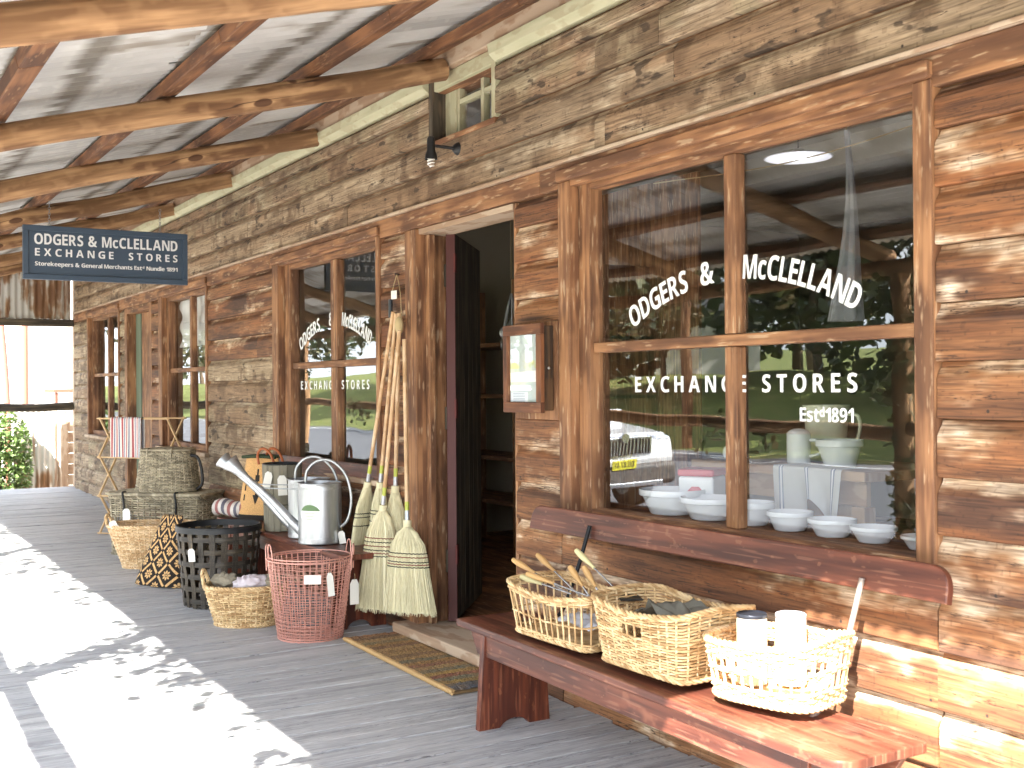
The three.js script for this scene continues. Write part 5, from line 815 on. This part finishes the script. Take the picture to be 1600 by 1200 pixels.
const bark = std(0x6b5a48, 0.9), greens = [[0.045, 0.075, 0.022], [0.06, 0.09, 0.03], [0.035, 0.06, 0.02], [0.085, 0.10, 0.035]], olive = [[0.09, 0.10, 0.04], [0.07, 0.085, 0.035], [0.11, 0.10, 0.04]];
function tree(label, x, z, h, r, cols, n = 1500) {
  const y = bankY(z) - 0.05, t = thing('tree', label, 'tree', [x, z < 16 ? GY - 0.02 : y, z], rnd() * 6, 'trees across the road');
  const trunk = [tube([V(0, 0, 0), V(rr(-0.2, 0.2), h * 0.3, rr(-0.2, 0.2)), V(rr(-0.4, 0.4), h * 0.75, rr(-0.4, 0.4))], (f) => 0.022 * h * (1 - 0.75 * f), 8)], pts = [], lobes = [];
  for (let k = 0; k < 9; k++) { const a = rnd() * 6.28, d = r * Math.sqrt(rnd()) * 0.75, q = V(Math.cos(a) * d, h * rr(0.22, 0.92), Math.sin(a) * d); lobes.push([q, r * rr(0.40, 0.62)]); trunk.push(tube([V(0, h * rr(0.2, 0.4), 0), V(q.x * 0.5, q.y * 0.75, q.z * 0.5), q], (f) => 0.008 * h * (1 - 0.8 * f), 5)); }
  part('trunk', trunk, bark, t);
  for (let i = 0; i < n; i++) { const [q, R] = lobes[i % 9], a = rnd() * 6.28, u = rr(-1, 1), s = Math.sqrt(1 - u * u), d = R * Math.cbrt(rr(0.15, 1)); pts.push(V(q.x + Math.cos(a) * s * d, q.y + u * d * 0.8, q.z + Math.sin(a) * s * d)); }
  crown(t, 'crown', pts, 0.46, cols);
}
tree('low bushy tree at the foot of the bank by the road bend', -35, 25, 7, 4.2, greens, 2200); tree('low bushy tree between the pole and the store front', -21.5, 25, 7, 3.8, greens, 2200); tree('low olive tree on the bank facing the doorway', -15.5, 24.5, 6.5, 3.6, olive, 2000); tree('tall dark green tree behind the white house', -40, 37, 11, 5, greens, 2400); tree('broad green tree on the grass bank beside the timber pole', -31, 29, 9, 4.6, greens, 2400); tree('round green tree above the road bank', -24.5, 30, 9.5, 4.4, greens, 2400); tree('dense green tree opposite the store window', -19, 28, 8.5, 4.2, greens, 2400); tree('yellow-green tree opposite the store door', -13.5, 30, 9, 4.2, olive, 2000); tree('tall green tree up the bank opposite the bench', -7.5, 32, 10, 4.6, greens, 1600); tree('spreading tree far along the bank', -53, 30, 10, 5, olive, 1800); tree('dark tree beyond the spreading one', -64, 27, 9, 4.8, greens, 1600); tree('large street tree towards the end of the road', -78, 25, 11, 5.5, greens, 1600); tree('pale tree at the far end of the road', -95, 22, 10, 5, olive, 1600); tree('tall tree high on the bank behind the others', -28, 44, 13, 6, greens, 1800); tree('second tall tree high on the bank', -15, 45, 13, 6, greens, 1800); tree('tree high on the bank beyond the white house', -50, 48, 13, 6, greens, 1600); tree('leaning tree far up the road', -115, 30, 12, 6, greens, 1400); tree('green tree at the edge of the bank to the east', 3, 34, 10, 5, greens, 1200);
// ------------------------------------------------------------------ timber pole, white house
{
  const p = thing('timber_pole', 'bare timber pole on the grass bank across the road', 'pole', [-24.2, bankY(17.2) - 0.1, 17.2]); part('shaft', tube([V(0, 0, 0), V(0.05, 3.5, 0), V(0.02, 7.2, 0.04)], (f) => 0.15 - 0.04 * f, 12), texMat(logT, 0.9, 0.003, [0.5, 2], { color: 0xb9a79a }), p); part('cross_arm', slab(-0.9, 0.9, 6.6, 6.72, 0.1, 0.2, 0.01), bark, p);
  const hs = thing('house', 'low white house with grey roof on the bank across the road', 'house', [-44, bankY(33) - 0.2, 33], 0.5), wl = std(0xd9d6cc, 0.8);
  part('wall', plainBox(-4.5, 4.5, 0, 3.0, -3, 3), wl, hs); part('roof', at(prism([[-3.6, 0], [3.6, 0], [0, 1.9]], -5, 5, 0), 0, 3.0, 0, 0, Math.PI / 2), std(0x77797c, 0.7), hs);
  for (const x of [-3, -0.4, 2.4]) { const w = part('window', slab(x, x + 1.1, 1.0, 2.2, 2.99, 3.04, 0.01), std(0xefece4, 0.6), hs); part('pane', slab(x + 0.08, x + 1.02, 1.08, 2.12, 3.041, 3.05, 0.002), std(0x2a3238, 0.15), w); } part('door', slab(-1.7, -0.8, 0, 2.1, 2.99, 3.05, 0.01), std(0x5a3a2c, 0.6), hs);
}
// ------------------------------------------------------------------ white car at the kerb
{
  const c = thing('parked_car', 'white off-road wagon with a chrome barred grille parked in the street', 'car', [-14.9, GY + 0.004, 6.45], 0), paint = new THREE.MeshPhysicalMaterial({ color: 0xe6e7e6, roughness: 0.35, clearcoat: 1, clearcoatRoughness: 0.05 }), dark = std(0x1b1c1e, 0.5), chrome = std(0xd6d8da, 0.12, 1), glassD = std(0x11161a, 0.06), greyP = std(0x55524e, 0.6);
  const side = (pts, w, bevel, y = 0) => { const s = new THREE.Shape(pts.map(([a, b]) => new THREE.Vector2(a, b))); return new THREE.ExtrudeGeometry(s, { depth: w - 2 * bevel, bevelEnabled: true, bevelSize: bevel, bevelThickness: bevel, bevelSegments: 4, bevelOffset: -bevel, curveSegments: 8 }).translate(0, y, -w / 2 + bevel); };
  // nose towards +x
  part('body', side([[-2.25, 0.45], [-1.75, 0.42], [-1.1, 0.42], [1.05, 0.42], [1.8, 0.45], [2.28, 0.50], [2.34, 0.72], [2.30, 0.98], [2.12, 1.08], [1.2, 1.18], [0.98, 1.2], [-2.2, 1.2], [-2.32, 1.0]], 1.82, 0.09), paint, c);
  part('cabin', side([[1.15, 1.14], [0.45, 1.66], [0.2, 1.74], [-1.9, 1.76], [-2.1, 1.66], [-2.28, 1.14]], 1.62, 0.07), paint, c);
  part('windscreen', sheet((i, j) => V(1.115 - 0.66 * j + 0.012 - 0.10 * (i - 0.5) ** 2, 1.205 + 0.46 * j, (i - 0.5) * (1.5 - 0.14 * j)), 10, 6), glassD, c);
  for (const s of [-1, 1]) { for (const [a, b] of [[0.30, -0.62], [-0.68, -1.25], [-1.31, -2.0]]) part('side_window', prism([[a + (a > 0 ? 0.45 : 0), 1.22], [b, 1.22], [b, 1.64], [a, 1.64]], 0, 0.012).translate(0, 0, s > 0 ? 0.803 : -0.815), glassD, c); part('mirror', at(new RoundedBoxGeometry(0.13, 0.2, 0.24, 3, 0.05), 0.78, 1.27, s * 1.0), paint, c); part('headlight', at(new RoundedBoxGeometry(0.2, 0.22, 0.36, 3, 0.06), 2.20, 0.93, s * 0.70), std(0xcdd6de, 0.1, 0.4), c); part('fog_lamp', at(new THREE.CylinderGeometry(0.08, 0.08, 0.05, 20).rotateZ(Math.PI / 2), 2.33, 0.52, s * 0.68), chrome, c); part('mirror_arm', at(new THREE.BoxGeometry(0.05, 0.05, 0.2), 0.78, 1.22, s * 0.87), dark, c); }
  part('grille_surround', at(new RoundedBoxGeometry(0.08, 0.27, 0.92, 2, 0.03), 2.315, 0.92, 0), chrome, c); part('grille', at(new RoundedBoxGeometry(0.05, 0.21, 0.84, 2, 0.02), 2.34, 0.915, 0), dark, c); for (let k = 0; k < 17; k++) part('grille_bar', plainBox(2.362, 2.378, 0.82, 1.01, -0.40 + k * 0.05 - 0.009, -0.40 + k * 0.05 + 0.009), chrome, c); part('badge', at(new THREE.CylinderGeometry(0.06, 0.06, 0.03, 20).rotateZ(Math.PI / 2), 2.385, 1.03, 0), chrome, c);
  part('bumper', at(new RoundedBoxGeometry(0.26, 0.30, 1.84, 3, 0.08), 2.26, 0.52, 0), greyP, c); part('skid_bar', at(new RoundedBoxGeometry(0.05, 0.07, 1.3, 2, 0.02), 2.385, 0.40, 0), chrome, c);
  const plate = part('number_plate', at(new RoundedBoxGeometry(0.012, 0.13, 0.38, 1, 0.004), 2.396, 0.68, 0), std(0xd2c93a, 0.5), c); part('plate_lettering', textShape('DS 87 AY', 0.075, 0.31, 0.001).translate(-0.155, -0.037, 0).rotateY(Math.PI / 2).translate(2.4025, 0.68, 0), dark, plate);
  for (const x of [1.42, -1.42]) for (const s of [-1, 1]) { const w = part('wheel', at(new THREE.TorusGeometry(0.26, 0.105, 14, 32), x, 0.36, s * 0.80), dark, c); part('rim', at(new THREE.CylinderGeometry(0.2, 0.2, 0.16, 24).rotateX(Math.PI / 2), x, 0.36, s * 0.80), std(0xa9abad, 0.3, 0.8), w); part('wheel_arch', at(new THREE.CylinderGeometry(0.43, 0.43, 0.03, 28).rotateX(Math.PI / 2), x, 0.42, s * 0.899), dark, c); }
}
// ------------------------------------------------------------------ vine along the front of the verandah
{
  const v = thing('climbing_vine', 'leafy vine hanging along the outer beam and posts of the verandah', 'vine'), stems = [], pts = [];
  const strand = (x, y, z, len, drift) => { const a = [V(x, y, z)]; let p = V(x, y, z); const n = Math.max(3, Math.round(len / 0.09)); for (let i = 0; i < n; i++) { p = p.clone().add(V(rr(-0.035, 0.035) + drift, -len / n, rr(-0.03, 0.03))); a.push(p); for (let k = 0; k < 3; k++) pts.push(p.clone().add(V(rr(-0.055, 0.055), rr(-0.05, 0.05), rr(-0.055, 0.055)))); } stems.push(tube(a, 0.0035, 4)); };
  for (let x = -14.6; x < -1.4; x += rr(0.025, 0.085)) { const dens = fbm(x * 0.9 + 40, 3, 9, 3); if (dens < 0.42 && rnd() < 0.65) continue; strand(x, 2.0 + rr(-0.03, 0.06), 2.86 + rr(-0.05, 0.14), rr(0.05, 0.16) + (dens > 0.5 ? rr(0, 0.45) * rnd() : 0), rr(-0.02, 0.02)); }
  for (const [px, h] of [[-4.8, 1.0], [-8.45, 0.9], [-12.1, 0.8]]) for (let k = 0; k < 46 * h; k++) strand(px + rr(-0.10, 0.10), rr(0.35, 1.9), 2.85 + rr(-0.09, 0.1), rr(0.08, 0.26), rr(-0.03, 0.03));
  for (let x = -14; x < -5.2; x += rr(0.05, 0.16)) if (fbm(x * 1.1, 8, 19, 3) > 0.5) strand(x, 1.08 + floorY(x), 2.86 + rr(-0.04, 0.06), rr(0.08, 0.3), rr(-0.02, 0.02));
  part('stems', stems, std(0x6b5a3e, 0.9), v, 'stuff');
  crown(v, 'leaves', pts, 0.062, [[0.10, 0.13, 0.045], [0.14, 0.14, 0.05], [0.20, 0.16, 0.07], [0.07, 0.10, 0.03]]);
}
// ------------------------------------------------------------------ yard beyond the end of the verandah
{
  const s = thing('white_shed', 'sunlit white shed beyond the end of the verandah', 'shed', [-19, GY, 0]), wh = std(0xd8d5cc, 0.8);
  part('wall', plainBox(-5, 0, 0, 4.2, -7, 0.05), wh, s); part('roof', plainBox(-5.2, 0.25, 4.2, 4.32, -7.2, 0.3), std(0x9a9c9c, 0.5, 0.4), s); for (const z of [0.02, -0.9]) part('rusty_downpipe', tube([V(0.06, 0, z), V(0.06, 4.2, z)], 0.04, 10, false, true, false, 1), std(0x9c5a46, 0.8), s);
  const aw = thing('awning', 'small red-brown metal awning on the yard outbuilding', 'awning', [-17.4, 1.27, -0.42]); part('sheet', at(slab(-0.3, 0.5, 0, 0.05, -0.8, 0.36, 0.005), 0, 0, 0), std(0x8a4a3a, 0.7), aw); part('bracket', slab(0.44, 0.48, -0.2, -0.001, 0.3, 0.34, 0.004), std(0x6a3a2c, 0.7), aw);
  const lean = thing('board_fence', 'low fence of cream weatherboards at the end of the verandah', 'fence', [-16.5, GY, -0.1]); for (let k = 0; k < 9; k++) part('fence_board', slab(-0.02, 0.02, k * 0.145, k * 0.145 + 0.138, -2.2, -0.07, 0.006), texMatOnce('cream', paleT), lean); part('post', slab(-0.05, 0.05, 0, 1.34, -0.069, 0.02, 0.006), M.paleTrim, lean);
  const cf = thing('iron_fence', 'rust-streaked pale corrugated fence panel in the yard', 'fence', [-17.6, GY, 0.0]); const g = sheet((i, j) => V(0.01 * Math.sin(i * 60), 1.42 * j, -0.35 + 0.72 * i), 90, 1), uv = g.attributes.uv; for (let i = 0; i < uv.count; i++) uv.setXY(i, uv.getX(i) * 0.4, uv.getY(i) * 0.5); part('sheet', g, texMat(rustT, 0.8, 0, [1, 1], { color: 0xffffff }), cf); part('rail', slab(-0.06, -0.015, 1.2, 1.27, -0.36, 0.38, 0.004), M.paleTrim, cf);
  const ys = thing('yellow_tank', 'pale yellow tank standing past the shed corner', 'tank', [-25, GY, 0.62]); part('tank_body', lathe([[0, 0], [0.55, 0], [0.55, 3.0], [0.4, 3.2], [0, 3.25]], 32), std(0xcdb65a, 0.6), ys); part('pipe', tube([V(0.6, 0, 0.3), V(0.62, 2.0, 0.3), V(0.45, 2.6, 0.2)], 0.04, 8), std(0xd8d2c0, 0.6), ys);
  const pp = thing('rusty_prop', 'leaning rust-red pole at the end of the verandah', 'pole', [-18, GY, 0.40]); part('shaft', tube([V(0, 0, 0), V(0.02, 1.6, 0.0), V(0.06, 3.4, 0.14)], 0.045, 10), std(0xa05e50, 0.8), pp);
  const b = thing('shrub', 'bright green shrub in the yard beside the iron fence', 'shrub', [-17.2, GY, 0.58]), pts = []; for (let i = 0; i < 2600; i++) { const a = rnd() * 6.28, u = rr(-1, 1), q = Math.sqrt(1 - u * u), d = Math.cbrt(rnd()); pts.push(V(Math.cos(a) * q * d * 0.42, 0.75 + u * d * 0.75, Math.sin(a) * q * d * 0.42)); } part('stem', tube([V(0, 0, 0), V(0.03, 0.5, 0.02), V(0, 1.1, 0)], 0.02, 6), bark, b); crown(b, 'leaves', pts, 0.07, [[0.12, 0.20, 0.04], [0.16, 0.24, 0.06]]);
}
renderer.render(scene, camera);
